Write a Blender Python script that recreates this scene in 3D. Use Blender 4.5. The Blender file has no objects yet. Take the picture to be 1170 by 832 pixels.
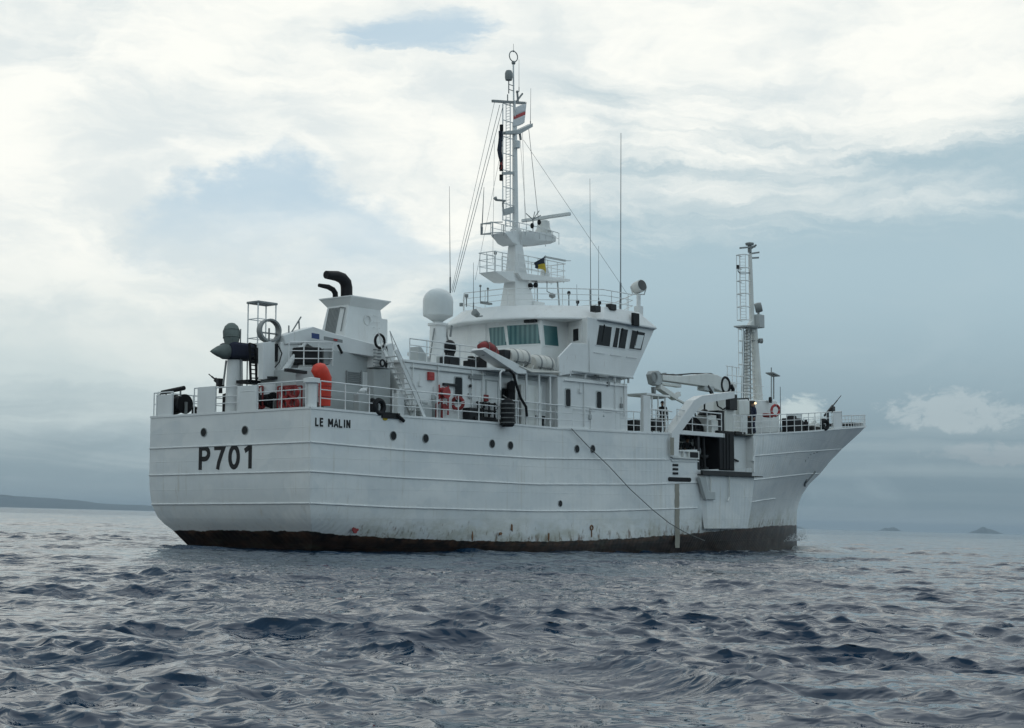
import bpy, bmesh, math, random
import numpy as np
from mathutils import Matrix, Vector
R = math.radians
random.seed(7)
scene = bpy.context.scene
col = scene.collection

# ---------------------------------------------------------------- camera, sky, sun, exposure
cam_data = bpy.data.cameras.new('camera')
cam_data.lens = 56.0
cam_data.sensor_width = 36.0
cam_data.clip_start = 0.5
cam_data.clip_end = 90000
cam = bpy.data.objects.new('camera', cam_data)
col.objects.link(cam)
cam.matrix_world = Matrix([[0.999636, -0.02699, -0.0, 0.0], [-0.002639, -0.097735, -0.995209, 0.0], [0.026861, 0.994846, -0.097771, 1.36], [0.0, 0.0, 0.0, 1.0]])
scene.camera = cam

SUN_EL, SUN_AZ = R(60), R(20)          # azimuth measured from +Y towards +X
sun_dir = Vector((math.sin(SUN_AZ) * math.cos(SUN_EL), math.cos(SUN_AZ) * math.cos(SUN_EL), math.sin(SUN_EL)))
sd = bpy.data.lights.new('sun', 'SUN')
sd.energy = 0.5
sd.angle = R(60)
sd.color = (1.0, 0.96, 0.90)
sun = bpy.data.objects.new('sun', sd)
col.objects.link(sun)
sun.rotation_euler = sun_dir.to_track_quat('Z', 'Y').to_euler()
sun.location = (0, 0, 200)

scene.view_settings.view_transform = 'Standard'
scene.view_settings.look = 'None'
scene.view_settings.exposure = 0.14
scene.view_settings.gamma = 1.0
scene.cycles.volume_bounces = 1
scene.cycles.max_bounces = 6
scene.cycles.diffuse_bounces = 3
scene.cycles.glossy_bounces = 3
scene.cycles.use_denoising = True
scene.cycles.use_adaptive_sampling = False
scene.cycles.volume_step_rate = 4.0

class NT:
    """small helper for node trees"""
    def __init__(s, tree):
        s.t = tree; s.n = tree.nodes; s.l = tree.links
        s.n.clear()
    def new(s, typ, **kw):
        n = s.n.new(typ)
        for k, v in kw.items():
            setattr(n, k, v)
        return n
    def link(s, a, b): s.l.new(a, b)
    def val(s, sock, v):
        if hasattr(v, 'links') or isinstance(v, bpy.types.NodeSocket): s.l.new(v, sock)
        else: sock.default_value = v
    def math(s, op, a, b=None, c=None, clamp=False):
        n = s.new('ShaderNodeMath', operation=op, use_clamp=clamp)
        s.val(n.inputs[0], a)
        if b is not None: s.val(n.inputs[1], b)
        if c is not None: s.val(n.inputs[2], c)
        return n.outputs[0]
    def smooth(s, v, a, b):
        n = s.new('ShaderNodeMapRange', interpolation_type='SMOOTHSTEP')
        s.val(n.inputs['Value'], v); n.inputs['From Min'].default_value = a; n.inputs['From Max'].default_value = b
        return n.outputs[0]
    def mix(s, f, a, b):
        n = s.new('ShaderNodeMix', data_type='RGBA')
        s.val(n.inputs[0], f)
        s.val(n.inputs[6], a if not isinstance(a, tuple) else (*a[:3], 1))
        s.val(n.inputs[7], b if not isinstance(b, tuple) else (*b[:3], 1))
        return n.outputs[2]
    def noise(s, vec, scale, detail=4, rough=0.55, dist=0.0):
        n = s.new('ShaderNodeTexNoise')
        if vec is not None: s.l.new(vec, n.inputs['Vector'])
        n.inputs['Scale'].default_value = scale; n.inputs['Detail'].default_value = detail
        n.inputs['Roughness'].default_value = rough; n.inputs['Distortion'].default_value = dist
        return n.outputs['Fac']
    def comb(s, x, y, z):
        n = s.new('ShaderNodeCombineXYZ')
        s.val(n.inputs[0], x); s.val(n.inputs[1], y); s.val(n.inputs[2], z)
        return n.outputs[0]
    def mapping(s, vec, scale=(1, 1, 1), loc=(0, 0, 0), rot=(0, 0, 0)):
        n = s.new('ShaderNodeMapping')
        s.l.new(vec, n.inputs['Vector'])
        n.inputs['Scale'].default_value = scale; n.inputs['Location'].default_value = loc; n.inputs['Rotation'].default_value = rot
        return n.outputs[0]

world = bpy.data.worlds.new('World')
scene.world = world
world.use_nodes = True
def build_sky():
    t = NT(world.node_tree)
    out = t.new('ShaderNodeOutputWorld'); bg = t.new('ShaderNodeBackground')
    bg.inputs['Strength'].default_value = 0.1
    sky = t.new('ShaderNodeTexSky', sky_type='NISHITA')
    sky.sun_disc = False
    sky.sun_elevation = SUN_EL
    sky.sun_rotation = SUN_AZ
    sky.air_density = 1.0; sky.dust_density = 0.6; sky.ozone_density = 1.0
    tc = t.new('ShaderNodeTexCoord')
    d = tc.outputs['Generated']
    sep = t.new('ShaderNodeSeparateXYZ'); t.link(d, sep.inputs[0])
    x, y, z = sep.outputs
    az = t.math('MULTIPLY', t.math('ARCTAN2', x, y), 57.2958)     # degrees from +Y, towards +X
    el = t.math('MULTIPLY', t.math('ARCSINE', z), 57.2958)
    # swirl the directions so that every cloud edge is ragged
    wv = t.comb(t.math('MULTIPLY', az, 0.11), t.math('MULTIPLY', el, 0.20), 2.2)
    wn = t.new('ShaderNodeTexNoise'); t.link(wv, wn.inputs['Vector']); wn.inputs['Scale'].default_value = 1.0; wn.inputs['Detail'].default_value = 7; wn.inputs['Roughness'].default_value = 0.62
    ws = t.new('ShaderNodeSeparateColor'); t.link(wn.outputs['Color'], ws.inputs[0])
    az0, el0 = az, el
    az = t.math('ADD', az, t.math('MULTIPLY', t.math('SUBTRACT', ws.outputs[0], 0.5), 6.0))
    el = t.math('ADD', el, t.math('MULTIPLY', t.math('MULTIPLY', t.math('SUBTRACT', ws.outputs[1], 0.5), 3.6), t.smooth(el0, 0.5, 6.0)))
    # cloud deck seen in perspective: project the direction on a sheet overhead
    zz = t.math('ADD', t.math('MAXIMUM', z, 0.0), 0.13)
    u = t.math('DIVIDE', x, zz); v = t.math('DIVIDE', y, zz)
    sheet = t.comb(u, v, 0.0)
    warp = t.noise(sheet, 0.7, 3, 0.5)
    n1 = t.noise(t.mapping(sheet, (0.55, 0.75, 1), (3.1, 1.7, 0)), 1.0, 5, 0.58, 0.5)
    n2 = t.noise(t.mapping(sheet, (1.5, 2.2, 1), (7.3, 4.1, 0), (0, 0, 0.3)), 1.0, 6, 0.62, 0.4)
    n3 = t.noise(t.comb(t.math('MULTIPLY', az, 0.045), t.math('MULTIPLY', el, 0.16), 4.2), 1.0, 5, 0.55, 0.6)
    n4 = t.noise(t.comb(t.math('MULTIPLY', az, 0.16), t.math('MULTIPLY', el, 0.34), 1.3), 1.0, 6, 0.6, 0.5)
    nn = t.math('ADD', t.math('MULTIPLY', n3, 0.6), t.math('MULTIPLY', n4, 0.4))
    nd = t.math('SUBTRACT', nn, 0.5)
    # lower edge of the bright cloud deck: it comes down to the sea haze on the left and stays high on the right
    edge_l = t.smooth(az, -9.5, 3.5)
    edge = t.math('ADD', t.math('ADD', 3.6, t.math('MULTIPLY', edge_l, 9.4)), t.math('MULTIPLY', t.smooth(az, 15.0, 20.0), 1.2))
    streak = t.noise(t.mapping(t.comb(t.math('MULTIPLY', az, 0.07), t.math('MULTIPLY', el, 0.55), 6.1), (1, 1, 1), (0, 0, 0), (0, 0, 0.16)), 1.0, 7, 0.62, 0.7)
    nd2 = t.math('ADD', t.math('MULTIPLY', nd, 6.0), t.math('MULTIPLY', t.math('SUBTRACT', streak, 0.5), 8.0))
    hgt = t.math('SUBTRACT', t.math('ADD', el, nd2), edge)
    bright = t.smooth(hgt, -2.4, 2.2)
    # opposite half of the sky (behind the viewer): bright thin overcast
    back = t.smooth(t.math('ABSOLUTE', az), 40.0, 95.0)
    high = t.smooth(el, 20.0, 38.0)
    bright = t.math('MAXIMUM', bright, t.math('MULTIPLY', high, t.smooth(n1, 0.3, 0.62)))
    # grey-blue stratus underneath, paler near the horizon
    lowc = t.mix(t.smooth(el0, 0.3, 9.5), (0.176, 0.250, 0.296), (0.378, 0.505, 0.563))
    lowc = t.mix(t.math('MULTIPLY', t.smooth(az, -2.0, -16.0), 0.75), lowc, t.mix(t.smooth(el, 1.0, 6.5), (0.275, 0.36, 0.40), (0.60, 0.70, 0.71)))
    lowc = t.mix(t.math('MULTIPLY', t.smooth(n4, 0.45, 0.75), 0.25), lowc, (0.44, 0.54, 0.58))
    # bright deck colour with soft grey modelling
    tex = t.math('ADD', t.math('MULTIPLY', n4, 0.55), t.math('ADD', t.math('MULTIPLY', n2, 0.25), t.math('MULTIPLY', streak, 0.20)))
    topc = t.mix(t.smooth(tex, 0.38, 0.58), (0.700, 0.755, 0.755), (0.925, 0.93, 0.872))
    topc = t.mix(t.smooth(t.math('ADD', el, t.math('MULTIPLY', nd, 8.0)), 3.0, 12.0), (0.58, 0.66, 0.66), topc)
    cloud = t.mix(bright, lowc, topc)
    cloud = t.mix(t.math('MULTIPLY', back, 0.9), cloud, t.mix(t.smooth(az, -60.0, 60.0), t.mix(t.smooth(n1, 0.35, 0.65), (0.58, 0.70, 0.73), (0.78, 0.86, 0.85)), t.mix(t.smooth(n1, 0.35, 0.65), (0.46, 0.625, 0.72), (0.66, 0.81, 0.87))))
    # overhead, above the view, the deck is greyed to darken the sea's reflections
    cloud = t.mix(t.math('MULTIPLY', t.smooth(el0, 20.0, 36.0), 0.9), cloud, t.mix(n1, (0.30, 0.40, 0.47), (0.50, 0.60, 0.66)))
    # thin breaks where the blue comes through
    gaz = t.math('ADD', az0, t.math('MULTIPLY', t.math('SUBTRACT', ws.outputs[0], 0.5), 9.0)); gel = t.math('ADD', el0, t.math('MULTIPLY', t.math('SUBTRACT', ws.outputs[1], 0.5), 6.0))
    gx = t.math('ADD', gaz, 9.0)
    roofl = t.math('SUBTRACT', 12.9, t.math('ADD', t.math('MULTIPLY', t.math('MAXIMUM', gx, 0.0), 0.42), t.math('MULTIPLY', t.math('MAXIMUM', t.math('MULTIPLY', gx, -1.0), 0.0), 0.85)))
    g1m = t.math('MULTIPLY', t.smooth(t.math('SUBTRACT', roofl, gel), -0.3, 0.9), t.smooth(gel, 8.0, 11.6))
    g2x = t.math('DIVIDE', t.math('SUBTRACT', az, -3.4), 2.2); g2y = t.math('DIVIDE', t.math('SUBTRACT', el, 17.5), 0.7)
    g2 = t.math('ADD', t.math('MULTIPLY', g2x, g2x), t.math('MULTIPLY', g2y, g2y))
    gap = t.math('ADD', g2, t.math('MULTIPLY', t.math('SUBTRACT', streak, 0.5), 5.0))
    gapm = t.math('MAXIMUM', t.math('MULTIPLY', t.smooth(gap, 1.7, 0.2), 0.85), t.math('MULTIPLY', g1m, 0.85))
    cloud = t.mix(gapm, cloud, (0.47, 0.605, 0.685))
    # small cumulus low over the horizon on the right
    def puff(cx, cy, rx, ry, seed):
        px = t.math('DIVIDE', t.math('SUBTRACT', az0, cx), rx); py = t.math('DIVIDE', t.math('SUBTRACT', el0, cy), ry)
        pn = t.noise(t.comb(t.math('MULTIPLY', az, 1.0), t.math('MULTIPLY', el, 1.5), seed), 1.0, 7, 0.66, 0.4)
        py2 = t.math('MULTIPLY', py, t.math('ADD', 1.0, t.math('MULTIPLY', t.math('LESS_THAN', py, 0.0), 0.9)))
        r2 = t.math('ADD', t.math('MULTIPLY', px, px), t.math('MULTIPLY', py2, py2))
        return t.smooth(t.math('ADD', r2, t.math('MULTIPLY', t.math('SUBTRACT', pn, 0.5), 4.2)), 1.3, 0.3)
    p1 = puff(10.3, 4.0, 1.0, 0.7, 2.0)
    p2 = puff(15.6, 4.0, 2.3, 0.95, 5.0)
    p3 = puff(17.5, 2.6, 2.6, 0.5, 8.0)
    cloud = t.mix(t.math('MULTIPLY', p1, 0.8), cloud, (0.53, 0.62, 0.62))
    cloud = t.mix(t.math('MULTIPLY', p2, 0.5), cloud, (0.50, 0.57, 0.585))
    cloud = t.mix(t.math('MULTIPLY', p3, 0.22), cloud, (0.50, 0.52, 0.53))
    # faint veil bands close to the horizon
    band = t.noise(t.comb(t.math('MULTIPLY', az, 0.03), t.math('MULTIPLY', el, 0.9), 9.0), 1.0, 4, 0.5)
    cloud = t.mix(t.math('MULTIPLY', t.smooth(band, 0.5, 0.75), t.math('MULTIPLY', t.smooth(el, 9.0, 2.0), 0.30)), cloud, (0.42, 0.50, 0.525))
    n = t.new('ShaderNodeVectorMath', operation='SCALE'); t.link(cloud, n.inputs[0]); n.inputs[3].default_value = 10.0
    cover = t.math('SUBTRACT', 0.985, t.math('MULTIPLY', gapm, 0.12))
    final = t.mix(cover, sky.outputs[0], n.outputs[0])
    t.link(final, bg.inputs['Color']); t.link(bg.outputs[0], out.inputs['Surface'])
build_sky()

# ---------------------------------------------------------------- materials
def mat(name, color, rough=0.5, metal=0.0, dirt=0.0, dirt_color=(0.2, 0.13, 0.08), scale=1.2, bump=0.0, streak=False, spec=0.5, vary=0.06):
    m = bpy.data.materials.new(name); m.use_nodes = True
    t = NT(m.node_tree)
    out = t.new('ShaderNodeOutputMaterial'); b = t.new('ShaderNodeBsdfPrincipled')
    t.link(b.outputs[0], out.inputs[0])
    tc = t.new('ShaderNodeTexCoord'); o = tc.outputs['Object']
    n = t.noise(o, scale * 0.6, 4, 0.6)
    lo = tuple(c * (1 - vary) for c in color); hi = tuple(min(1, c * (1 + vary)) for c in color)
    c = t.mix(t.smooth(n, 0.3, 0.7), lo, hi)
    if dirt:
        v = t.mapping(o, (2.2, 2.2, 0.22)) if streak else o
        dn = t.noise(v, scale * 1.7, 6, 0.65)
        big = t.noise(o, scale * 0.35, 3, 0.5)
        f = t.math('MULTIPLY', t.smooth(dn, 0.5, 0.78), t.smooth(big, 0.38, 0.66))
        c = t.mix(t.math('MULTIPLY', f, dirt), c, dirt_color)
    if streak:
        sep = t.new('ShaderNodeSeparateXYZ'); t.link(o, sep.inputs[0])
        br = t.new('ShaderNodeTexBrick'); br.offset = 0.4
        t.link(t.comb(t.math('ADD', sep.outputs[0], t.math('MULTIPLY', sep.outputs[1], 1.0)), sep.outputs[2], 0.0), br.inputs['Vector'])
        br.inputs['Scale'].default_value = 1.0; br.inputs['Mortar Size'].default_value = 0.014; br.inputs['Mortar Smooth'].default_value = 0.6
        br.inputs['Brick Width'].default_value = 2.1; br.inputs['Row Height'].default_value = 1.21
        c = t.mix(t.math('MULTIPLY', br.outputs['Fac'], 0.1), c, tuple(v * 0.6 for v in color))
        rs = t.noise(t.mapping(o, (7.0, 7.0, 0.45)), 1.6, 5, 0.7)
        rm = t.math('MULTIPLY', t.smooth(rs, 0.60, 0.74), t.smooth(t.noise(o, 0.8, 3), 0.50, 0.64))
        c = t.mix(t.math('MULTIPLY', rm, 0.6), c, (0.25, 0.15, 0.08))
    t.link(c, b.inputs['Base Color'])
    rn = t.math('ADD', rough - 0.08, t.math('MULTIPLY', n, 0.16))
    t.link(rn, b.inputs['Roughness'])
    b.inputs['Metallic'].default_value = metal
    b.inputs['Specular IOR Level'].default_value = spec
    if bump:
        bp = t.new('ShaderNodeBump'); bp.inputs['Strength'].default_value = 1.0; bp.inputs['Distance'].default_value = bump
        t.link(t.noise(o, scale * 0.9, 2, 0.4), bp.inputs['Height']); t.link(bp.outputs[0], b.inputs['Normal'])
    return m

M = {}
M['white'] = mat('white_paint', (0.70, 0.715, 0.71), 0.5, dirt=0.35, dirt_color=(0.36, 0.31, 0.25), scale=0.9, streak=True)
M['offwhite'] = mat('off_white_paint', (0.66, 0.67, 0.645), 0.5, dirt=0.4, dirt_color=(0.33, 0.26, 0.19), scale=1.4, streak=True)
M['rail'] = mat('rail_paint', (0.70, 0.715, 0.71), 0.5, dirt=0.25, dirt_color=(0.33, 0.22, 0.15), scale=3)
M['deck'] = mat('deck_paint', (0.16, 0.19, 0.18), 0.8, dirt=0.4, scale=1.0)
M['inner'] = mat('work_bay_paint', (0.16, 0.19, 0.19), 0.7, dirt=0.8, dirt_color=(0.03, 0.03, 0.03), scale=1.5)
M['black'] = mat('black_rubber', (0.009, 0.010, 0.012), 0.6, spec=0.22, vary=0.3, scale=3)
M['blackmetal'] = mat('black_metal', (0.018, 0.019, 0.021), 0.45, spec=0.22, vary=0.3, scale=3)
M['soot'] = mat('sooty_pipe', (0.012, 0.012, 0.014), 0.6, spec=0.22, dirt=0.3, dirt_color=(0.04, 0.03, 0.03), scale=3)
M['grey'] = mat('grey_metal', (0.22, 0.235, 0.235), 0.5, dirt=0.3, scale=2)
M['midgrey'] = mat('mid_grey_paint', (0.40, 0.425, 0.425), 0.5, dirt=0.4, dirt_color=(0.2, 0.17, 0.13), scale=1.5, streak=True)
M['steel'] = mat('galvanised_steel', (0.30, 0.32, 0.33), 0.45, metal=0.3, scale=3)
M['canvas'] = mat('grey_green_canvas', (0.13, 0.155, 0.145), 0.85, vary=0.2, scale=3, bump=0.04)
M['navycanvas'] = mat('navy_canvas', (0.012, 0.016, 0.035), 0.85, vary=0.25, scale=3, bump=0.03)
M['radome'] = mat('radome_plastic', (0.62, 0.65, 0.65), 0.4, scale=2)
M['glass'] = mat('dark_window_glass', (0.010, 0.012, 0.014), 0.08, spec=0.12, scale=1)
M['orange'] = mat('orange_red_fabric', (0.62, 0.045, 0.022), 0.6, vary=0.12, scale=3, bump=0.02)
M['red'] = mat('red_paint', (0.36, 0.028, 0.028), 0.5, vary=0.2, scale=4)
M['darkred'] = mat('dark_red_fabric', (0.22, 0.025, 0.025), 0.7, vary=0.2, scale=4)
M['canister'] = mat('life_raft_shell', (0.58, 0.57, 0.53), 0.45, dirt=0.6, dirt_color=(0.22, 0.19, 0.15), scale=2.2)
M['blue'] = mat('dark_blue_panel', (0.02, 0.045, 0.16), 0.5)
M['letter'] = mat('black_lettering_paint', (0.015, 0.015, 0.017), 0.5, spec=0.22)
M['rope'] = mat('weathered_rope', (0.15, 0.155, 0.15), 0.9, vary=0.2, scale=5)
M['wire'] = mat('rigging_wire', (0.16, 0.18, 0.19), 0.6)
M['rust'] = mat('rust_stain', (0.17, 0.085, 0.04), 0.85, dirt=0.5, dirt_color=(0.30, 0.22, 0.14), scale=3)
M['faintstain'] = mat('faded_stain', (0.27, 0.26, 0.22), 0.7, dirt=0.6, dirt_color=(0.26, 0.19, 0.12), scale=2.0, streak=True)
M['yellow'] = mat('yellow_cloth', (0.45, 0.33, 0.03), 0.8)
M['darkflag'] = mat('dark_blue_cloth', (0.015, 0.022, 0.04), 0.8)
M['whitecloth'] = mat('white_cloth', (0.66, 0.67, 0.68), 0.8)
M['redcloth'] = mat('red_cloth', (0.48, 0.09, 0.09), 0.8)
M['skin'] = mat('skin', (0.30, 0.17, 0.11), 0.6)
M['navy'] = mat('navy_coverall', (0.014, 0.02, 0.05), 0.85, vary=0.25, scale=6)
M['darkcloth'] = mat('dark_clothing', (0.014, 0.015, 0.018), 0.85, vary=0.25, scale=6)
M['greycloth'] = mat('grey_clothing', (0.16, 0.17, 0.18), 0.85, vary=0.2, scale=6)
M['lamp'] = mat('lamp_lens', (0.05, 0.05, 0.05), 0.1)

def lit_material():
    m = bpy.data.materials.new('lit_lamp'); m.use_nodes = True
    b = m.node_tree.nodes['Principled BSDF']
    b.inputs['Base Color'].default_value = (0.8, 0.6, 0.35, 1)
    b.inputs['Emission Color'].default_value = (1.0, 0.72, 0.4, 1); b.inputs['Emission Strength'].default_value = 1.6; m.cycles.emission_sampling = 'NONE'
    return m
M['lit'] = lit_material()

def teal_material():                       # tinted wheelhouse glass with pleated blinds behind it
    m = bpy.data.materials.new('teal_tinted_glass'); m.use_nodes = True
    t = NT(m.node_tree)
    out = t.new('ShaderNodeOutputMaterial'); b = t.new('ShaderNodeBsdfPrincipled'); t.link(b.outputs[0], out.inputs[0])
    tc = t.new('ShaderNodeTexCoord')
    w = t.new('ShaderNodeTexWave', wave_type='BANDS', bands_direction='Y')
    t.link(tc.outputs['Object'], w.inputs['Vector']); w.inputs['Scale'].default_value = 1.35; w.inputs['Distortion'].default_value = 0.4
    n = t.noise(tc.outputs['Object'], 2.0, 3)
    f = t.math('MULTIPLY', w.outputs['Fac'], t.math('ADD', 0.5, n))
    t.link(t.mix(f, (0.035, 0.105, 0.115), (0.115, 0.225, 0.225)), b.inputs['Base Color'])
    b.inputs['Roughness'].default_value = 0.12
    return m
M['teal'] = teal_material()

def hull_material():                       # white topside plating over rusty boot topping; plate seams, dents between frames, rust runs
    m = bpy.data.materials.new('hull_plating'); m.use_nodes = True
    t = NT(m.node_tree)
    out = t.new('ShaderNodeOutputMaterial'); b = t.new('ShaderNodeBsdfPrincipled'); t.link(b.outputs[0], out.inputs[0])
    tc = t.new('ShaderNodeTexCoord'); o = tc.outputs['Object']
    sep = t.new('ShaderNodeSeparateXYZ'); t.link(o, sep.inputs[0]); X, Y, Z = sep.outputs
    big = t.noise(t.mapping(o, (0.25, 0.25, 0.6)), 1.0, 4, 0.55)
    c = t.mix(t.smooth(big, 0.35, 0.68), (0.645, 0.67, 0.675), (0.74, 0.75, 0.74))
    patch = t.noise(t.mapping(o, (0.9, 0.9, 1.1)), 1.3, 2, 0.4)
    c = t.mix(t.math('MULTIPLY', t.smooth(patch, 0.56, 0.59), 0.4), c, (0.60, 0.635, 0.65))
    patch2 = t.noise(t.mapping(o, (0.35, 0.35, 0.9), (4, 2, 1)), 1.0, 1, 0.3)
    c = t.mix(t.math('MULTIPLY', t.smooth(patch2, 0.58, 0.60), 0.35), c, (0.77, 0.775, 0.76))
    # plate seams
    pv = t.comb(t.math('ADD', X, Y), Z, 0.0)
    br = t.new('ShaderNodeTexBrick'); t.link(pv, br.inputs['Vector']); br.offset = 0.37
    br.inputs['Scale'].default_value = 1.0; br.inputs['Mortar Size'].default_value = 0.018; br.inputs['Mortar Smooth'].default_value = 0.6
    br.inputs['Brick Width'].default_value = 4.6; br.inputs['Row Height'].default_value = 1.13
    seam = br.outputs['Fac']
    c = t.mix(t.math('MULTIPLY', seam, 0.08), c, (0.42, 0.42, 0.39))
    # long weather streaks below the deck edge and under the scuppers
    st = t.noise(t.mapping(o, (2.6, 2.6, 0.11)), 1.6, 6, 0.7)
    stm = t.math('MULTIPLY', t.smooth(st, 0.54, 0.72), t.smooth(t.noise(o, 0.30, 3), 0.40, 0.60))
    c = t.mix(t.math('MULTIPLY', stm, 0.42), c, (0.43, 0.38, 0.28))
    fine = t.noise(t.mapping(o, (7.0, 7.0, 0.5)), 1.5, 4, 0.7)
    fm_ = t.math('MULTIPLY', t.smooth(fine, 0.62, 0.74), t.smooth(t.noise(o, 0.55, 3), 0.50, 0.66))
    c = t.mix(t.math('MULTIPLY', fm_, 0.5), c, (0.26, 0.15, 0.08))
    # rust, weed and scuffs, thickest just over the boot topping
    at_ = t.new('ShaderNodeAttribute', attribute_name='boot_line')
    hz = t.math('SUBTRACT', Z, at_.outputs['Fac'])
    low = t.math('MULTIPLY', t.smooth(hz, 1.3, 0.0), t.math('ADD', 0.25, t.math('MULTIPLY', t.smooth(X, 1.2, 4.0), 0.75)))
    rn = t.noise(t.mapping(o, (2.2, 2.2, 0.8)), 2.0, 7, 0.72)
    rm = t.math('MULTIPLY', t.smooth(t.math('ADD', rn, t.math('MULTIPLY', low, 0.16)), 0.66, 0.78), t.math('ADD', 0.05, low))
    c = t.mix(t.math('MULTIPLY', rm, 0.85), c, (0.15, 0.085, 0.05))
    gr = t.noise(t.mapping(o, (0.45, 0.45, 0.9)), 1.4, 6, 0.68)
    c = t.mix(t.math('MULTIPLY', t.math('MULTIPLY', t.smooth(gr, 0.40, 0.66), t.math('MULTIPLY', t.smooth(hz, 1.5, 0.1), t.smooth(X, 0.8, 4.0))), 0.6), c, (0.36, 0.355, 0.27))
    # boot topping below an uneven painted edge
    en = t.noise(t.mapping(o, (0.9, 0.9, 0.9)), 2.0, 7, 0.75)
    edge = t.math('ADD', hz, t.math('MULTIPLY', t.math('SUBTRACT', en, 0.5), 0.26))
    bm_ = t.smooth(edge, 0.012, -0.012)
    bn = t.noise(t.mapping(o, (0.8, 0.8, 1.8)), 2.0, 7, 0.72)
    bc = t.mix(t.smooth(bn, 0.38, 0.68), (0.010, 0.008, 0.007), (0.045, 0.025, 0.017))
    fringe = t.math('MULTIPLY', t.smooth(edge, -0.30, 0.0), t.smooth(bn, 0.40, 0.62))
    bc = t.mix(t.math('MULTIPLY', fringe, 0.8), bc, (0.11, 0.058, 0.032))
    wn_ = t.noise(t.mapping(o, (0.35, 0.35, 2.5)), 2.2, 5, 0.6)
    bc = t.mix(t.math('MULTIPLY', t.smooth(wn_, 0.55, 0.70), 0.5), bc, (0.06, 0.065, 0.042))
    c = t.mix(bm_, c, bc)
    t.link(c, b.inputs['Base Color'])
    b.inputs['Roughness'].default_value = 0.40; b.inputs['Specular IOR Level'].default_value = 0.4
    # shallow dents between frames, every 0.65 m, and the seams' weld beads
    wv = t.math('SINE', t.math('MULTIPLY', t.math('ADD', X, Y), 9.6))
    dent = t.math('MULTIPLY', t.math('MULTIPLY', wv, wv), t.noise(t.mapping(o, (0.5, 0.5, 1.0)), 1.2, 2, 0.4))
    hgt = t.math('ADD', t.math('MULTIPLY', dent, 0.010), t.math('ADD', t.math('MULTIPLY', t.noise(t.mapping(o, (0.8, 0.8, 0.9)), 1.0, 2, 0.4), 0.05), t.math('MULTIPLY', seam, 0.004)))
    bp = t.new('ShaderNodeBump'); bp.inputs['Strength'].default_value = 1.0; bp.inputs['Distance'].default_value = 1.0
    t.link(hgt, bp.inputs['Height']); t.link(bp.outputs[0], b.inputs['Normal'])
    return m
M['hull'] = hull_material()

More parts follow.
